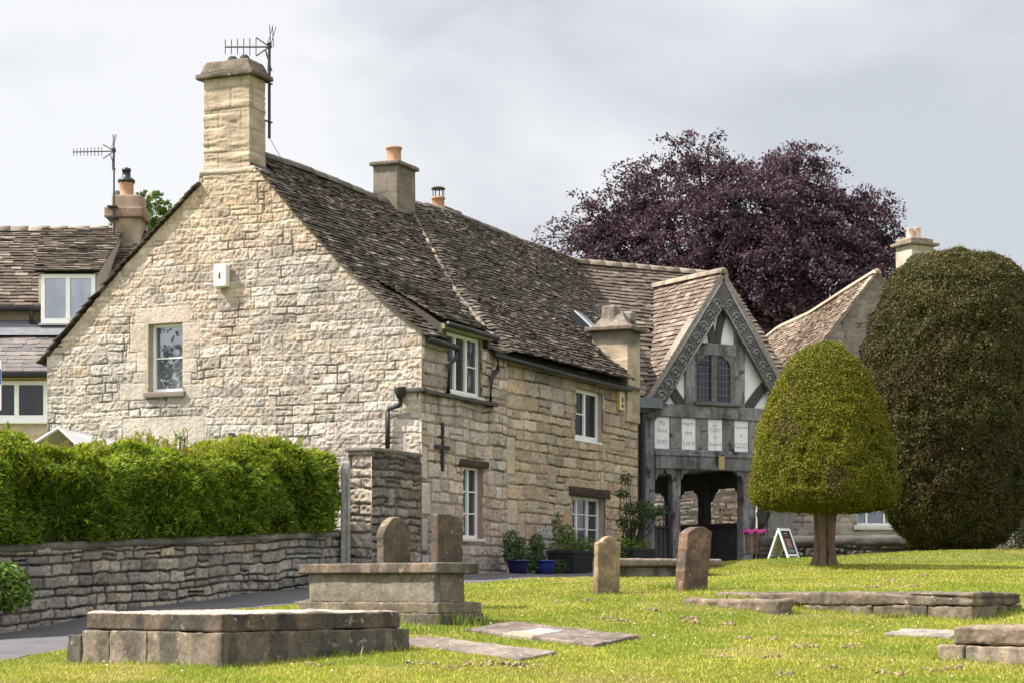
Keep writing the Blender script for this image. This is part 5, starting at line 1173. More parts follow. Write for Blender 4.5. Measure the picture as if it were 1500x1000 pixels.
# small bell shaped yew
yb = at(1207, 828, 36.0); k36 = 36/FPX
py_ = [(504,0),(506,18),(512,31),(526,46),(546,61),(572,72),(602,86),(642,97),(680,104),(705,107),(722,107),(734,101),(742,90),(748,62),(751,0)]
prof1 = [((828-y)*k36, r*k36) for y, r in py_][::-1]
def trunk1(root):
    m = MB(); n = 40; rows = []
    for i, z in enumerate(np.linspace(-.25, 1.35, 14)):
        for k in range(n):
            an = 2*math.pi*k/n; r = .135+.03*math.sin(an*3+z*1.5)+.03*math.sin(an*5+1)+.018*math.sin(an*9+z*2)+.10*math.exp(-max(0, z)/.12)*(.6+.4*math.sin(an*3+.5))+.05*sstep(A([z]), .7, 1.2)[0]
            rows.append(yb+A([r*math.cos(an), r*math.sin(an), z]))
    f = [(i*n+k, i*n+(k+1) % n, (i+1)*n+(k+1) % n, (i+1)*n+k) for i in range(13) for k in range(n)]
    V = A(rows); q = V-yb; C = A([.19,.13,.088])*(1+.6*vnoise(q*A([11,11,.7]), 1.6, 3))[:, None]; ck = (np.abs(q[:,0]-.035-.01*np.sin(q[:,2]*9)) < .022) & (q[:,1] < 0) & (q[:,2] < .62); C[ck] = (.02,.015,.012); m.add(V, f, C); m.build('trunk', M['bark'], root, True)
    m = MB()
    for an in np.linspace(0, 6.28, 7)[:-1]: m.tube([yb+A([.1*math.cos(an),.1*math.sin(an),.95]), yb+A([.5*math.cos(an),.5*math.sin(an),1.15]), yb+A([.8*math.cos(an),.8*math.sin(an),1.3])], [.07,.045,.03], 6, (.2,.14,.1))
    m.build('branch', M['bark'], root, True)
YEW1 = [(.145,.16,.010),(.195,.205,.012),(.095,.115,.010),(.25,.24,.016),(.19,.15,.018)]
topiary('yew_tree', 'smaller golden green yew clipped to a bell on a bare trunk', yb, prof1, 150000, .05, YEW1, (.09,1.2,.06,5,.09,2.8), 5, trunk1, None)
# tall dark yew
Yb = at(1397, 832, 42.0); k42 = 42/FPX
py2 = [(361,0),(364,35),(372,62),(385,84),(405,104),(450,122),(510,134),(560,138),(620,136),(690,122),(725,113),(745,104),(775,84),(800,52),(815,40),(830,32),(840,0)]
prof2 = [((832-y)*.978*k42, r*.985*k42) for y, r in py2][::-1]
def trunk2(root):
    m = MB(); m.tube([Yb+A([0,0,-.3]), Yb+A([0,0,.4]), Yb+A([.05,0,1.4])], [.34,.27,.2], 14, (.1,.075,.055)); m.build('trunk', M['bark'], root, True)
YEW2 = [(.05,.058,.016),(.074,.08,.02),(.034,.043,.013),(.12,.10,.032),(.15,.112,.045)]
topiary('yew_tree', 'tall dark egg shaped yew at the right edge of the lawn', Yb, prof2, 270000, .065, YEW2, (.13,1.0,.15,2.6,.09,2.2), 15, trunk2, lambda z: .06+.10*sstep(-z, -3.6, -1.5)+.5*sstep(-z, -1.7, -.4))

# loose broad leaved trees built of drooping sprays
def spray_tree(name, label, base, lobes, n_spray, per, leaf, pal, trunk_h, seed, spread=.55, twig=14, limb_c=(.06,.05,.045), shoots=()):
    r = np.random.default_rng(seed); root = empty(name, base, label, 'tree'); base = A(base)
    Ps, Ns, Ax = [], [], []; lob = A([list(l[0])+[l[1]] for l in lobes]); wt = lob[:,3]**2; wt /= wt.sum()
    mb = MB(); top = base+A([0,0,trunk_h]); mb.tube([base-A([0,0,.3]), base+A([0,0,trunk_h*.5]), top], [.5,.4,.32], 10, limb_c)
    for l in lob: mid = top+(l[:3]-top)*.5+A([0,0,.3]); mb.tube([top, mid, l[:3]], [.22,.13,.05], 6, limb_c)
    tw = MB()
    for i in range(n_spray):
        l = lob[r.choice(len(lob), p=wt)]; d = nrm(r.normal(size=3)*A([1,1,.95])+A([0,-.25,.22])); rad = l[3]*(.55+.47*r.random()**.5)
        c = l[:3]+d*rad; 
        out = nrm(d*A([1,1,.5])+r.normal(size=3)*.35); ln = spread*r.uniform(.7, 1.5)
        m_ = int(per*r.uniform(.6, 1.3)); t = r.random(m_)*1.0
        ctr = c+np.outer(t*ln, out)+np.outer(-(t**2)*ln*.55, UP)
        q = ctr+r.normal(size=(m_,3))*A([.15,.15,.075])*spread*1.0*(1.1-.5*t)[:, None]
        Ps.append(q); Ns.append(np.tile(d*.3+UP*.8, (m_,1))); Ax.append(np.tile(out, (m_,1)))
        if i % twig == 0: tw.tube([l[:3]+d*rad*.6, c, c+out*ln*.6-UP*.12*ln, c+out*ln-UP*.5*ln], [.03,.018,.012,.006], 4, limb_c)
    P = np.vstack(Ps); C = palette(len(P), pal, .28); C = C*(1+.4*fbm(P, .35, 3, seed))[:, None]
    leaf_mesh('crown', P, np.vstack(Ns), leaf, .62, M['leaf'], root, C, .7, axis=np.vstack(Ax), jit=.8)
    Ps, Ns, Ax = [], [], []
    for (bx, ln, dr_) in shoots:
        b = A(bx); d = nrm(dr_); m_ = int(ln*42); t = r.random(m_)**.8; bend = A([r.normal()*.3,0,-.25])*ln
        ctr = b+np.outer(t*ln, d)+np.outer(t**2, bend); Ps.append(ctr+r.normal(size=(m_,3))*A([.13,.13,.10])); Ns.append(np.tile(UP, (m_,1))); Ax.append(np.tile(d, (m_,1)))
        tw.tube([b-d*.6, b+d*ln*.5+bend*.25, b+d*ln+bend], [.03,.018,.006], 4, limb_c)
    if Ps: P = np.vstack(Ps); leaf_mesh('shoot', P, np.vstack(Ns), leaf, .6, M['leaf'], root, palette(len(P), pal, .28), .8, axis=np.vstack(Ax), jit=.9)
    mb.build('trunk', M['bark'], root, True); tw.build('branch', M['bark'], root, True)
    return root
YB = 76.
def lob(px, py, rpx, dy=0.): px = 1078+.9*(px-1068); py = 400+.92*(py-400); rpx *= .92; q = at(px, py, YB+dy); return (tuple(q), rpx*YB/FPX)
L_beech = [lob(850,358,28),lob(880,325,36),lob(925,300,42),lob(975,272,44,1),lob(1025,262,40),lob(1075,290,42,-1.5),lob(1108,308,62,-2),lob(1065,262,30),lob(1165,275,42),lob(1205,310,40),lob(1245,325,38),lob(1283,318,28),lob(1300,365,26),lob(1275,385,40),lob(980,370,85,-1),lob(1075,410,90,-1.5),lob(1170,400,95,-1.5),lob(1240,420,70),lob(890,385,70),lob(1110,490,90),lob(1200,480,90),lob(1010,450,80)]
SH = []
for (px, py, dx, dy, ln) in ((800,345,-1,.1,1.0),(815,322,-1,.5,.8),(842,312,-.6,1,.7),(870,285,-.6,1,.9),(905,268,-.4,1,.8),(935,245,-.5,1,.8),(965,232,-.2,1,.7),(985,228,-.1,1,.9),(1000,222,-.3,1,.9),(1022,220,.1,1,.9),(1045,225,.4,1,.8),(1062,235,.5,1,.6),(1120,240,-.4,1,.6),(1140,235,-.3,1,.7),(1160,240,.05,1,1.2),(1168,235,.2,1,1.1),(1185,245,.5,1,.8),(1205,268,.6,.8,.8),(1225,280,.3,1,.7),(1250,290,.2,1,.8),(1270,290,.3,1,.9),(1283,300,.6,1,.7),(1305,335,1,.5,.7),(1315,345,1,.2,.6),(1310,365,1,0,.6),(855,300,-.8,.8,.7),(828,335,-1,.3,.8),(1095,262,.0,1,.5),(1215,275,.1,1,.9)):
    px = 1078+.92*(px-1068); py = 400+.95*(py-400); SH.append((at(px, py, YB+rng.normal()*.8), ln, A([dx, rng.normal()*.2, dy])))
# wispy leading shoots on the outline
L_beech += [lob(*t_) for t_ in ((1005,215,20),(1022,206,16),(1060,226,18),(1165,222,18),(1180,243,20),(1125,240,20),(1262,282,20),(1285,290,16),(1322,340,16),(815,322,18),(808,350,16),(842,312,18),(885,272,18),(935,238,20),(1215,272,16))]
spray_tree('copper_beech', 'huge purple leaved copper beech rising behind the roofs', (8.1,YB,.7), L_beech, 1750, 100, .13, [(.066,.038,.052),(.09,.05,.066),(.047,.029,.043),(.135,.082,.10),(.08,.05,.07)], 5.0, 31, spread=1.2, shoots=SH)
spray_tree('green_tree', 'small patch of bright green tree between the left chimney and the gable', at(212,500,62)*A([1,1,0])+A([0,0,.5]), [(tuple(at(213,312,62)),.55),(tuple(at(205,345,62)),.7),(tuple(at(228,330,62)),.45),(tuple(at(215,380,62)),.8)], 260, 34, .12, [(.10,.17,.03),(.14,.22,.04),(.08,.13,.03)], 6.5, 33, spread=.4)

spray_tree('tree', 'dark bushy tree standing off to the left, mirrored in the gable window', (-43,11,-1.5), [((-43,11,5),3.0),((-42,12.5,7.6),2.0),((-44.5,9.5,3),2.6),((-41,13,3),2.2)], 420, 60, .26, [(.05,.075,.02),(.07,.10,.025)], 4.0, 35, spread=1.0)
# yew hedge along the wall
hd = empty('hedge', (WA2[0]-1.0,WA2[1]+.6,.2), 'long bright green yew hedge growing above the retaining wall', 'hedge')
n = 120000
u = rng.uniform(1.2, WL-.22, n); 
def hedge_pts(u, s):
    """s in 0..1 runs up the face (0..0.72) and over the top (0.72..1)"""
    zb = ztop_w(u)+.03; zt = np.interp(u, [0,3.2,6,8.3,WL-.5,WL], [1.56,1.72,1.80,1.95,2.12,1.95])+.06*np.sin(u*2.1)+.05*vnoise(np.column_stack([u,u*0]), 1.6, 3)
    f = np.clip(s/.7, 0, 1); tp = np.clip((s-.7)/.3, 0, 1)
    v = zb+(zt-zb)*np.sin(f*math.pi/2*.98)**.9; wdt = .12+.14*np.sin(f*math.pi)-.50*f**2.6-tp*.75
    nn = np.column_stack([u*0, .05+.9*f**2+tp*1.3, 1-.4*f**3-tp*.9])
    wdt = wdt-.02*np.exp(-((u-WL+.2)/.4)**2)
    return v, wdt, nn
s = rng.random(n)**.85; v, wdt, nl = hedge_pts(u, s)
P2 = np.column_stack([u, v, wdt]); d = .15*fbm(P2, 1.1, 3, 61)+.24*fbm(P2, 3.6, 3, 63)
endr = sstep(u, WL-.55, WL-.2); wdt = wdt-endr*.25
dep = rng.random(n)**1.6*.16
Q = FWL.p(np.column_stack([u, v, wdt])); Nw = nl[:,0:1]*FWL.U+nl[:,1:2]*FWL.V+nl[:,2:3]*FWL.N; Nw = Nw+endr[:, None]*FWL.U; Nw /= np.linalg.norm(Nw, axis=1, keepdims=True)
Q = Q+Nw*(d-dep)[:, None]
young_lit = rng.random(n) < np.clip(s*1.15-.18, .06, .85)  # young yellow tips, thinned low down to paint the hedge foot in shade
C = np.where(young_lit[:, None], palette(n, [(.32,.42,.022),(.40,.47,.03),(.25,.35,.02),(.44,.40,.035)], .25), palette(n, [(.125,.195,.015),(.16,.235,.018),(.09,.145,.012)], .25)); C = C*(1+.4*fbm(Q, .8, 3, 65))[:, None]
red = (fbm(Q, 1.0, 2, 68) > .42) & (s > .45); C[red] = C[red]*A([1.5,.95,.7])
axis = Nw*.8+FWL.V*.05+FWL.U*.35*np.sign(vnoise(P2, 2.5, 71))[:, None]; axis[:,2] += .28*rng.normal(size=n)
leaf_mesh('foliage', Q, Nw, .105, .22, M['leaf'], hd, C, .6, axis=axis, jit=.4)
uu = np.linspace(1.0, WL-.25, 80); ss = np.linspace(0, 1, 24); UU, S2_ = np.meshgrid(uu, ss, indexing='ij'); v, wd2, nl = hedge_pts(UU.ravel(), S2_.ravel())
Q = FWL.p(np.column_stack([UU.ravel(), v-.1*(S2_.ravel() > .5), wd2-.12-.25*sstep(UU.ravel(), WL-.55, WL-.2)])); idx = np.arange(len(Q)).reshape(80, 24)
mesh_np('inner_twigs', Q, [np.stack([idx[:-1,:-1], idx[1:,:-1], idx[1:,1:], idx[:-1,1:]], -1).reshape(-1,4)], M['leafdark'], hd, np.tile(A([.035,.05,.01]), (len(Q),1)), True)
# upright sprigs along the hedge top
m = MB(); Ps, Ns, Ax, Cs = [], [], [], []
for i in range(260):
    u0_ = rng.uniform(1.5, WL-.3); v0_, w0_, _ = hedge_pts(A([u0_]), A([rng.uniform(.6,.85)])); b0 = FWL.pt(u0_, float(v0_[0]), float(w0_[0])); hgt = rng.uniform(.05,.22); tip = b0+UP*hgt+FWL.U*rng.normal()*.05+FWL.N*rng.normal()*.05
    m.tube([b0-UP*.1, (b0+tip)/2, tip], .004, 3, (.15,.14,.03)); k = int(18+hgt*90); t = rng.random(k)
    Ps.append(b0+np.outer(t, tip-b0)+rng.normal(size=(k,3))*.018); Ns.append(np.tile(UP, (k,1))); Ax.append(rng.normal(size=(k,3))*.6+UP*.7); Cs.append(palette(k, [(.22,.27,.025),(.28,.30,.03),(.30,.24,.03)], .25))
leaf_mesh('shoots', np.vstack(Ps), np.vstack(Ns), .055, .26, M['leaf'], hd, np.vstack(Cs), .8, axis=np.vstack(Ax), jit=.3)
def bush(name, label, cat, base, blobs, n, leaf, asp, pal, group=None, stems=True, droop=.2, stem_c=(.09,.07,.05), shell=.45):
    root = empty(name, base, label, cat, group); Ps, Ns = [], []; tot = sum(b[1][0]*b[1][2] for b in blobs); sm = MB()
    for c, rad in blobs:
        k = int(n*rad[0]*rad[2]/tot); d = rng.normal(size=(k,3)); d /= np.linalg.norm(d, axis=1, keepdims=True); rr = (shell+(1-shell)*rng.random(k)**.6)*(1+.25*vnoise(d+A(c), 2.3, 5)); Ps.append(A(c)+d*A(rad)*rr[:, None]); Ns.append(d+A([0,0,.4]))
        for _ in range(3): e = A(c)+rng.normal(size=3)*A(rad)*.5; sm.tube([A(base)+A([rng.normal()*.03,rng.normal()*.03,0]), (A(base)+e)/2+rng.normal(size=3)*.04, e], [.012,.009,.005], 5, stem_c)
    P = np.vstack(Ps); C = palette(len(P), pal, .3)
    leaf_mesh('foliage', P, np.vstack(Ns), leaf, asp, M['leaf'], root, C, .7, droop=droop)
    if stems: sm.build('stem', M['bark'], root)
    return root
LR_ = [(.09,.16,.02),(.13,.21,.03),(.06,.11,.018),(.17,.24,.04)]
q = at(-8, 872, 23.6); bush('shrub', 'glossy green shrub spilling over the wall at the left edge', 'shrub', q, [(q+A([0,.2,.18]),(.32,.3,.22)),(q+A([.1,.2,.0]),(.28,.25,.2)),(q+A([-.25,.2,.25]),(.4,.3,.3)),(q+A([.12,.2,-.0]),(.22,.2,.16))], 3800, .085, .42, LR_, droop=.6)
q = at(12, 655, 27.5); bush('climbing_shoot', 'sprig of pale new leaves above the hedge at far left', 'plant', q-A([0,0,.4]), [(q+A([-.06,0,.05]),(.14,.1,.14)),(q+A([.06,0,.16]),(.11,.08,.10)),(q+A([-.02,0,.30]),(.05,.05,.06))], 240, .055, .6, [(.2,.3,.05),(.26,.34,.06)])
q = at(265, 645, 29.6); bush('climbing_shoot', 'thin leafy shoot standing above the hedge below the gable window', 'plant', q-A([0,0,.35]), [(q+A([.0,0,.03]),(.08,.06,.07)),(q+A([-.05,0,.12]),(.06,.05,.05)),(q+A([.05,0,.15]),(.05,.05,.05))], 85, .05, .6, [(.2,.28,.06),(.26,.33,.07)])
q = at(1494, 826, 46.0); bush('shrub', 'dark evergreen shrub just behind the tall yew at the right edge', 'shrub', q, [(q+A([0,.2,.6]),(.6,.5,.6)),(q+A([-.1,.2,1.2]),(.6,.5,.55)),(q+A([.6,.3,.9]),(.7,.5,.8))], 5000, .08, .4, [(.045,.06,.016),(.065,.08,.02),(.035,.045,.013)])
# pots and planters by the long wall
def planter(label, s_, out, w_, d_, h_, c, name='planter', taper_=.88, cat='planter', mat_=None, rim=True):
    p = C0+SD*s_+NS*out; z = gz1(p[0], p[1]); f = Fr((p[0],p[1],z), SD, NS, UP); root = empty(name, f.O, label, cat)
    m = MB(); P = []
    for zz_, k in ((-.03,taper_),(h_,1.)): P += [f.pt(x*w_/2*k, y*d_/2*k, zz_) for x, y in ((-1,-1),(1,-1),(1,1),(-1,1))]
    m.hexa(P, c); 
    m.build('tub', mat_ or M['flat'], root)
    if rim: m = MB(); P = [f.pt(x*(w_/2+.015), y*(d_/2+.015), zz_) for zz_ in (h_-.045, h_+.004) for x, y in ((-1,-1),(1,-1),(1,1),(-1,1))]; m.hexa(P, A(c)*1.25); m.build('rim', mat_ or M['flat'], root)
    m = MB(); m.box(f, (-w_/2+.02,-d_/2+.02,h_+.005), (w_/2-.02,d_/2-.02,h_+.012), (.05,.035,.025)); m.build('soil', M['flat'], root)
    return f, root
def pot_round(label, s_, out, r_, h_, c, cat='flower pot'):
    p = C0+SD*s_+NS*out; z = gz1(p[0], p[1]); root = empty('flower_pot', (p[0],p[1],z), label, cat); m = MB(); m.lathe((p[0],p[1],z-.02), [(r_*.72,0),(r_*.95,h_*.75),(r_,h_),(r_*1.06,h_),(r_*1.06,h_+.03),(r_*.9,h_+.03),(r_*.88,h_-.02)], 20, c); m.build('tub', mat('glazed_pot', None, rough=.25, spec=.5), root, True); return A([p[0],p[1],z+h_])
GR = [(.06,.10,.025),(.085,.14,.03),(.045,.075,.02)]
p1 = pot_round('dark blue glazed pot under a bushy shrub against the cottage wall', 2.85, .50, .20, .24, (.010,.012,.06))
bush('potted_shrub', 'dark bushy shrub in a blue pot at the joint of the two walls', 'plant', p1, [(p1+A([-.1,.0,.12]),(.22,.2,.22)),(p1+A([-.12,.05,.36]),(.17,.16,.2)),(p1+A([.05,0,.2]),(.16,.15,.2))], 1500, .05, .5, GR)
p2 = pot_round('brighter blue glazed pot right of the dark blue one', 3.9, .55, .21, .25, (.015,.03,.19))
bush('potted_shrub', 'rounded green shrub in the brighter blue pot', 'plant', p2, [(p2+A([-.16,0,.1]),(.2,.2,.2)),(p2+A([-.14,.0,.32]),(.16,.15,.2)),(p2+A([-.2,-.1,-.08]),(.18,.15,.16))], 1500, .05, .5, GR)
fp, _ = planter('large black planter of leafy green growth below the lower window', 5.3, .50, 1.0, .55, .42, (.014,.015,.02))
GR2 = [(.09,.15,.03),(.12,.19,.035),(.06,.10,.025),(.16,.2,.06)]
bush('planter_plant', 'spreading leafy plant filling the large black planter', 'plant', fp.pt(0,0,.42), [(fp.pt(-.3,0,.52),(.3,.25,.16)),(fp.pt(.2,0,.54),(.34,.25,.18)),(fp.pt(.62,.05,.45),(.26,.22,.26)),(fp.pt(-.35,-.12,.85),(.12,.12,.32)),(fp.pt(.1,-.1,.75),(.2,.15,.2))], 2800, .055, .4, GR2)
fp2, _ = planter('black trough with a small climbing tree beside the gatehouse downpipe', 7.7, .85, 1.3, .5, .34, (.02,.022,.026))
bush('trough_plant', 'low bright green plants filling the black trough', 'plant', fp2.pt(0,0,.34), [(fp2.pt(-.35,0,.40),(.3,.22,.14)),(fp2.pt(.1,0,.42),(.32,.22,.16)),(fp2.pt(-.65,0,.3),(.15,.2,.2))], 1500, .05, .5, [(.12,.2,.025),(.16,.25,.03),(.09,.15,.02)])
# the little tree / climber
q = fp2.pt(-.05,0,.34); kx = 42.9/FPX
def cp(px, py, dy=0): return at(px, py, q[1]+dy)
bush('climbing_tree', 'slender climbing tree trained up the wall beside the black downpipe', 'small tree', q, [(cp(916,700),(.14,.12,.14)),(cp(912,722),(.16,.15,.13)),(cp(922,745),(.22,.2,.16)),(cp(940,742),(.26,.2,.16)),(cp(930,765),(.26,.22,.16)),(cp(955,750,-.2),(.26,.2,.15)),(cp(968,748,-.3),(.14,.14,.13)),(cp(922,785),(.2,.18,.16)),(cp(912,765),(.14,.14,.14))], 2300, .055, .5, [(.05,.085,.025),(.075,.12,.03),(.04,.065,.02)], stem_c=(.05,.045,.03), shell=.2)
bush('wild_plant', 'weedy tuft at the foot of the wall between pot and planter', 'plant', fp.pt(-.95,.15,0), [(fp.pt(-.95,.15,.12),(.2,.18,.14))], 350, .045, .4, GR)

# ================================================================== A-board, litter bin
q = at(1148, 829, 41.0); q[2] = gz1(q[0], q[1]); ang = math.radians(53)
ab_ = empty('pavement_sign', q, 'white framed A-board with a dark poster on the grass by the gatehouse', 'sign')
U = A([math.cos(ang), math.sin(ang), 0]); O_ = A([math.sin(ang), -math.cos(ang), 0]); H_ = .62; SPR = .24; W_ = .46
def leaf_(sg_):
    V = nrm(UP*H_-O_*sg_*SPR); f = Fr(q+O_*sg_*SPR-U*W_/2, U, V, None); f.N = nrm(np.cross(f.U, f.V)); f.N = f.N if np.dot(f.N, O_*sg_) > 0 else -f.N; return f, math.hypot(H_, SPR)
for sg_ in (1, -1):
    f, hl = leaf_(sg_); m = MB()
    for lo_, hi_ in (((0,0,-.02),(.045,hl,.012)),((W_-.045,0,-.02),(W_,hl,.012)),((.045,hl-.05,-.02),(W_-.045,hl,.012)),((.045,.07,-.02),(W_-.045,.115,.012))): m.box(f, lo_, hi_, (.8,.8,.76))
    fr_ = m.build('frame', M['white'], ab_); m = MB(); m.box(f, (.04,.10,-.012), (W_-.04,hl-.04,.0), (.62,.6,.5) if sg_ < 0 else (.02,.022,.03)); pn = m.build('panel', M['flat'], fr_)
    if sg_ > 0:
        m = MB()
        m.box(f, (.15,hl-.11,.0), (.30,hl-.095,.003), (.5,.5,.5)); m.box(f, (.12,hl-.17,.0), (.33,hl-.14,.003), (.25,.06,.09)); m.box(f, (.12,.24,.0), (.34,hl-.21,.003), (.16,.18,.20)); m.box(f, (.15,.27,.003), (.27,hl-.24,.005), (.42,.13,.07)); m.box(f, (.19,.31,.005), (.24,hl-.30,.0065), (.45,.25,.15))
        for k in range(3): m.box(f, (.12,.155+.024*k,.0), (.36,.167+.024*k,.003), (.45,.45,.45))
        m.build('poster', M['flat'], pn)
q = at(1105, 815, 44.8); zb = .47; q = A([q[0], q[1], zb]); bn = empty('litter_bin', q, 'slatted wooden bin with a pink bag over its rim beside the gatehouse post', 'bin')
topz = uz(775, q[1]); botz = uz(811, q[1]); m = MB()
for k in range(16):
    an = 2*math.pi*k/16; ca, sa = math.cos(an), math.sin(an); tv = A([-sa, ca, 0]); p0 = A([q[0]+.175*ca, q[1]+.175*sa, botz]); p1_ = A([q[0]+.215*ca, q[1]+.215*sa, topz])
    m.hexa([p0-tv*.026, p0+tv*.026, p0+tv*.026-A([ca,sa,0])*.02, p0-tv*.026-A([ca,sa,0])*.02, p1_-tv*.033, p1_+tv*.033, p1_+tv*.033-A([ca,sa,0])*.02, p1_-tv*.033-A([ca,sa,0])*.02], A([.24,.16,.14])*random.uniform(.6, 1.7))
m.build('slats', M['timber'], bn)
m = MB(); m.lathe(q*A([1,1,0])+A([0,0,botz-.01]), [(.17,0),(.172,.02)], 20, (.02,.02,.02)); m.tube([q, A([q[0],q[1],botz])], .035, 8, (.02,.02,.02)); m.lathe(q, [(.14,0),(.12,.03),(.04,.05)], 16, (.02,.02,.02)); m.build('stand', M['black'], bn)
nn_ = 36; V = []
for r_, z_ in ((.20,-.04),(.228,.005),(.242,.0),(.246,-.06)):
    for k in range(nn_): an = 2*math.pi*k/nn_; w_ = .012*math.sin(an*7)+.01*math.sin(an*11+1); V.append(A([q[0]+(r_+w_*.5)*math.cos(an), q[1]+(r_+w_*.5)*math.sin(an), topz+z_+(w_*2.2-.015 if z_ < -.05 else w_)]))
Fb = [(i*nn_+k, i*nn_+(k+1) % nn_, (i+1)*nn_+(k+1) % nn_, (i+1)*nn_+k) for i in range(3) for k in range(nn_)]
m = MB(); m.add(V, Fb, (.55,.07,.30)); m.build('bag', M['flat'], bn, True)

# ================================================================== grass, daisies, worm casts
def in_view(X, Y): return np.abs(X) < .262*Y+.3
n = 520000
Y = 16.8*np.exp(rng.random(n)*math.log(46/16.8)); X = rng.uniform(-1, 1, n)*(.262*Y+.3)
pth = PATH.copy()
ok = ~inpoly(X+.10*vnoise(np.column_stack([X,Y]), 3, 4), Y+.12*vnoise(np.column_stack([X,Y]), 2, 8), pth) & ~((Y > 33.5) & (X < 1.8)) & ~((X < -3) & (Y > 28))
side = (X-WA[0])*wdv[1]-(Y-WA[1])*wdv[0]; ok &= (side > 0)
X, Y = X[ok], Y[ok]; n = len(X); P2 = np.column_stack([X, Y]); Z = gz(X, Y)
lush = fbm(P2, .5, 3, 81); dry = sstep(fbm(P2, .9, 3, 83)+.5*fbm(P2, 3.5, 2, 84), .05, .42)
h = np.clip(.022+.009*lush+.007*rng.normal(size=n), .009, .06)*np.where(dry > .5, .75, 1)
def foot(f, a0, a1, b0, b1):      # longer tufts against the stones
    du = ((X-f.O[0])*f.U[0]+(Y-f.O[1])*f.U[1]); dv = ((X-f.O[0])*f.V[0]+(Y-f.O[1])*f.V[1]); ox = np.maximum(np.maximum(a0-du, du-a1), np.maximum(b0-dv, dv-b1)); return np.exp(-np.clip(ox, 0, None)/.09)
edge_ = np.zeros(n)
for f, a in ((F1,(0,wR,0,wL+.2)),(F2,(0,.78,0,2.3)),(F3,(0,1.3,0,2.4)),(F4,(0,1.1,-.3,1.6)),(F5,(0,.3,0,1.45)),(F6,(0,.25,.05,1.2)),(fl7,(-1.05,.42,.15,.75)),(Fr(at(888,872,28),(1,0,0),(0,1,0),UP),(-.17,.17,-.1,.1)),(Fr(at(1012,863,28.2),(1,0,0),(0,1,0),UP),(-.2,.2,-.2,.2))): edge_ = np.maximum(edge_, foot(f, *a))
edge_ = np.maximum(edge_, np.exp(-np.hypot(X-yb[0], Y-yb[1]).clip(.25)/.35)*1.2)
h = h*(1+2.8*edge_*rng.random(n)**1.5)
wb = .0045+.00022*Y; lean = rng.normal(size=(n,2))*h[:, None]*.55
az = rng.random(n)*math.pi; dx, dy = np.cos(az)*wb, np.sin(az)*wb*.6
V = np.empty((n,3,3)); V[:,0] = np.column_stack([X-dx, Y-dy, Z-.004]); V[:,1] = np.column_stack([X+dx, Y+dy, Z-.004]); V[:,2] = np.column_stack([X+lean[:,0], Y+lean[:,1], Z+h])
C = palette(n, [(.34,.355,.048),(.41,.41,.06),(.27,.305,.038),(.48,.44,.09),(.50,.43,.13)], .2, [.3,.27,.2,.15,.08])
C = C*(1-dry[:, None]*.7)+dry[:, None]*.7*palette(n, [(.52,.44,.14),(.46,.40,.09),(.48,.38,.16)], .15); C = C*(1+.22*lush)[:, None]; gr_ = sstep(fbm(P2, .75, 3, 87), .08, .3)[:, None]*.6; C = C*(1-gr_)+gr_*palette(n, [(.19,.28,.028),(.23,.32,.03)], .2); h = h*(1+.5*gr_[:, 0])
g_ = np.clip(edge_, 0, 1)[:, None]*.7; C = C*(1-g_)+g_*palette(n, [(.16,.24,.025),(.20,.29,.03)], .2)
F = np.arange(n*3).reshape(n, 3).astype(np.int32)
tag(mesh_np('grass', V.reshape(-1,3), [F], M['grass'], None, np.repeat(C, 3, 0), False), 'short mown lawn grass with dry yellow patches', 'grass', kind='stuff')
# daisies
n = 200; Y = 17.5*np.exp(rng.random(n)*math.log(42/17.5)); X = rng.uniform(-1, 1, n)*.26*Y
cl = fbm(np.column_stack([X,Y]), .6, 2, 91) > .0; ok = ~inpoly(X, Y, pth) & cl & ~((Y > 33) & (X < 2)) & ~((X < -2.6) & (Y > 26)); X, Y = X[ok], Y[ok]
m = MB()
for x, y in zip(X, Y):
    z = gz1(x, y)+.045; an = rng.random()*6.28; m.add([A([x+(.0095)*math.cos(an+k*1.2566), y+(.0095)*math.sin(an+k*1.2566)-.003, z+.004*math.sin(an+k)]) for k in range(5)]+[A([x,y,z-.012])], [(0,1,2,3,4),(0,5,1),(2,5,3)], (.8,.8,.76))
tag(m.build('daisies', M['flat']), 'tiny white daisies scattered through the lawn', 'daisies', kind='stuff')
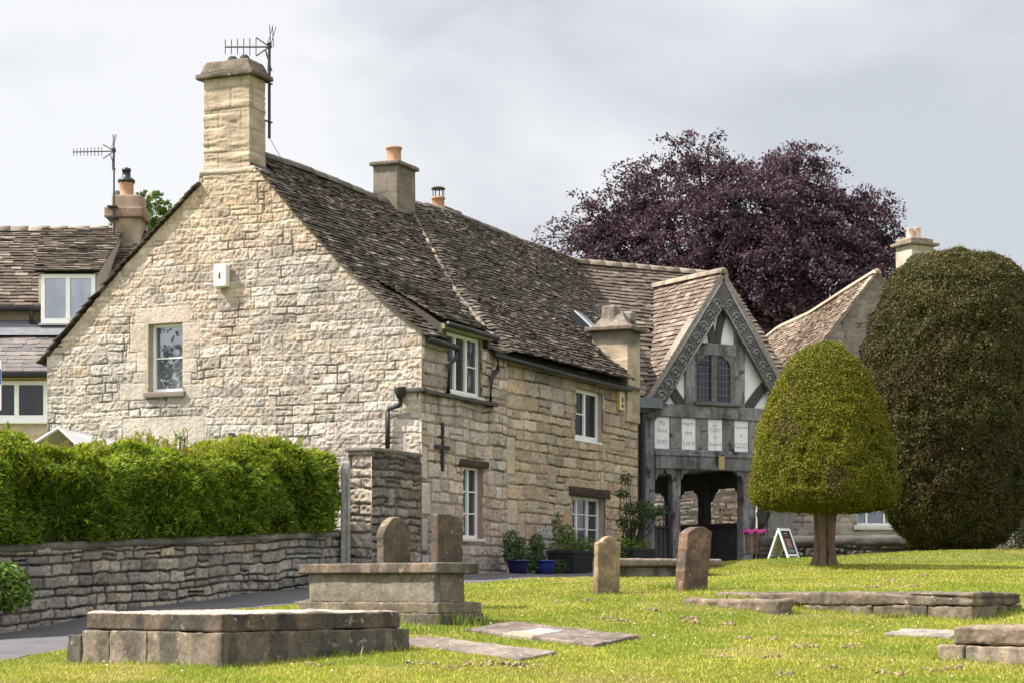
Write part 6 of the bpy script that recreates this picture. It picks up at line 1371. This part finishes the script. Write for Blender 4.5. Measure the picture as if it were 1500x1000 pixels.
# worm casts and mole scrapes
spots = [(735,973,.09),(757,975,.06),(655,978,.06),(430,962,.05),(1010,905,.07),(955,893,.05),(885,905,.05),(905,910,.04),(1100,890,.05),(1120,892,.05),(1295,852,.07),(1280,860,.06),(1355,843,.05),(1337,860,.05),(1180,948,.06),(1240,948,.06),(1400,979,.05),(1370,983,.05),(1310,988,.05),(1152,988,.05),(170,958,.04),(1010,912,.05),(700,975,.05),(1215,979,.04),(1125,963,.04),(1090,936,.04),(1130,937,.05),(1065,915,.05),(860,880,.04),(820,882,.04),(1060,963,.04),(620,972,.05),(460,975,.04)]
m = MB()
for px, py, r_ in spots:
    c = ground_hit(px, py)
    for _ in range(int(7+r_*120)):
        q = c+A([rng.normal()*r_*1.2, rng.normal()*r_*1.6, .012]); q[2] = gz1(q[0], q[1])+.012; s_ = rng.uniform(.009,.034)
        m.lathe(q+A([0,0,-.01]), [(s_*.6,0),(s_*1.1,s_*.35),(s_*.8,s_*.9),(s_*.2,s_*1.15)], 6, A([.17,.125,.06])*rng.uniform(.6, 1.5), axis=nrm(UP+.4*rng.normal(size=3)))
tag(m.build('soil_crumbs', M['flat']), 'brown worm casts and scraped soil on the lawn', 'soil', kind='stuff')
# a few long stems beside the tombs
def tuft(label, px, py, k, h_, c, spread=.12):
    c0 = ground_hit(px, py); root_m = MB()
    for _ in range(k):
        b = c0+A([rng.normal()*spread, rng.normal()*spread*.6, -.01]); hh = h_*rng.uniform(.5, 1.1); d = A([rng.normal()*.35, rng.normal()*.3, 0])*hh
        side_ = nrm(np.cross(d+A([.001,0,0]), UP))*.006; pts = [b, b+d*.2+UP*hh*.5, b+d*.6+UP*hh*.85, b+d+UP*hh]
        root_m.add([pts[0]-side_, pts[0]+side_, pts[1]+side_, pts[1]-side_, pts[2]+side_*.7, pts[2]-side_*.7, pts[3]], [(0,1,2,3),(3,2,4,5),(5,4,6)], A(c)*rng.uniform(.7, 1.35))
    o = root_m.build('grass_tuft', M['grass'], None, False, c0); return tag(o, label, 'grass tuft', kind='stuff')
tuft('tall green grass tuft at the right end of the broad low tomb', 556, 945, 40, .26, (.13,.19,.03))
tuft('dry pale stems against the shaded side of the broad low tomb', 430, 966, 14, .24, (.32,.27,.13), .2)
tuft('mixed weeds at the foot of the chest tomb', 665, 915, 110, .16, (.15,.21,.035), .22)
tuft('green weeds between the low tomb and the chest tomb', 612, 928, 130, .13, (.18,.26,.03), .24)
tuft('grass tuft at the foot of the leaning headstone', 985, 862, 60, .12, (.17,.24,.035), .13)
tuft('weeds growing on the cracked tomb joint', 1310, 905, 50, .10, (.17,.19,.05), .1)
tuft('grass tuft on the rough kerb stone', 1065, 880, 60, .11, (.19,.22,.05), .13)
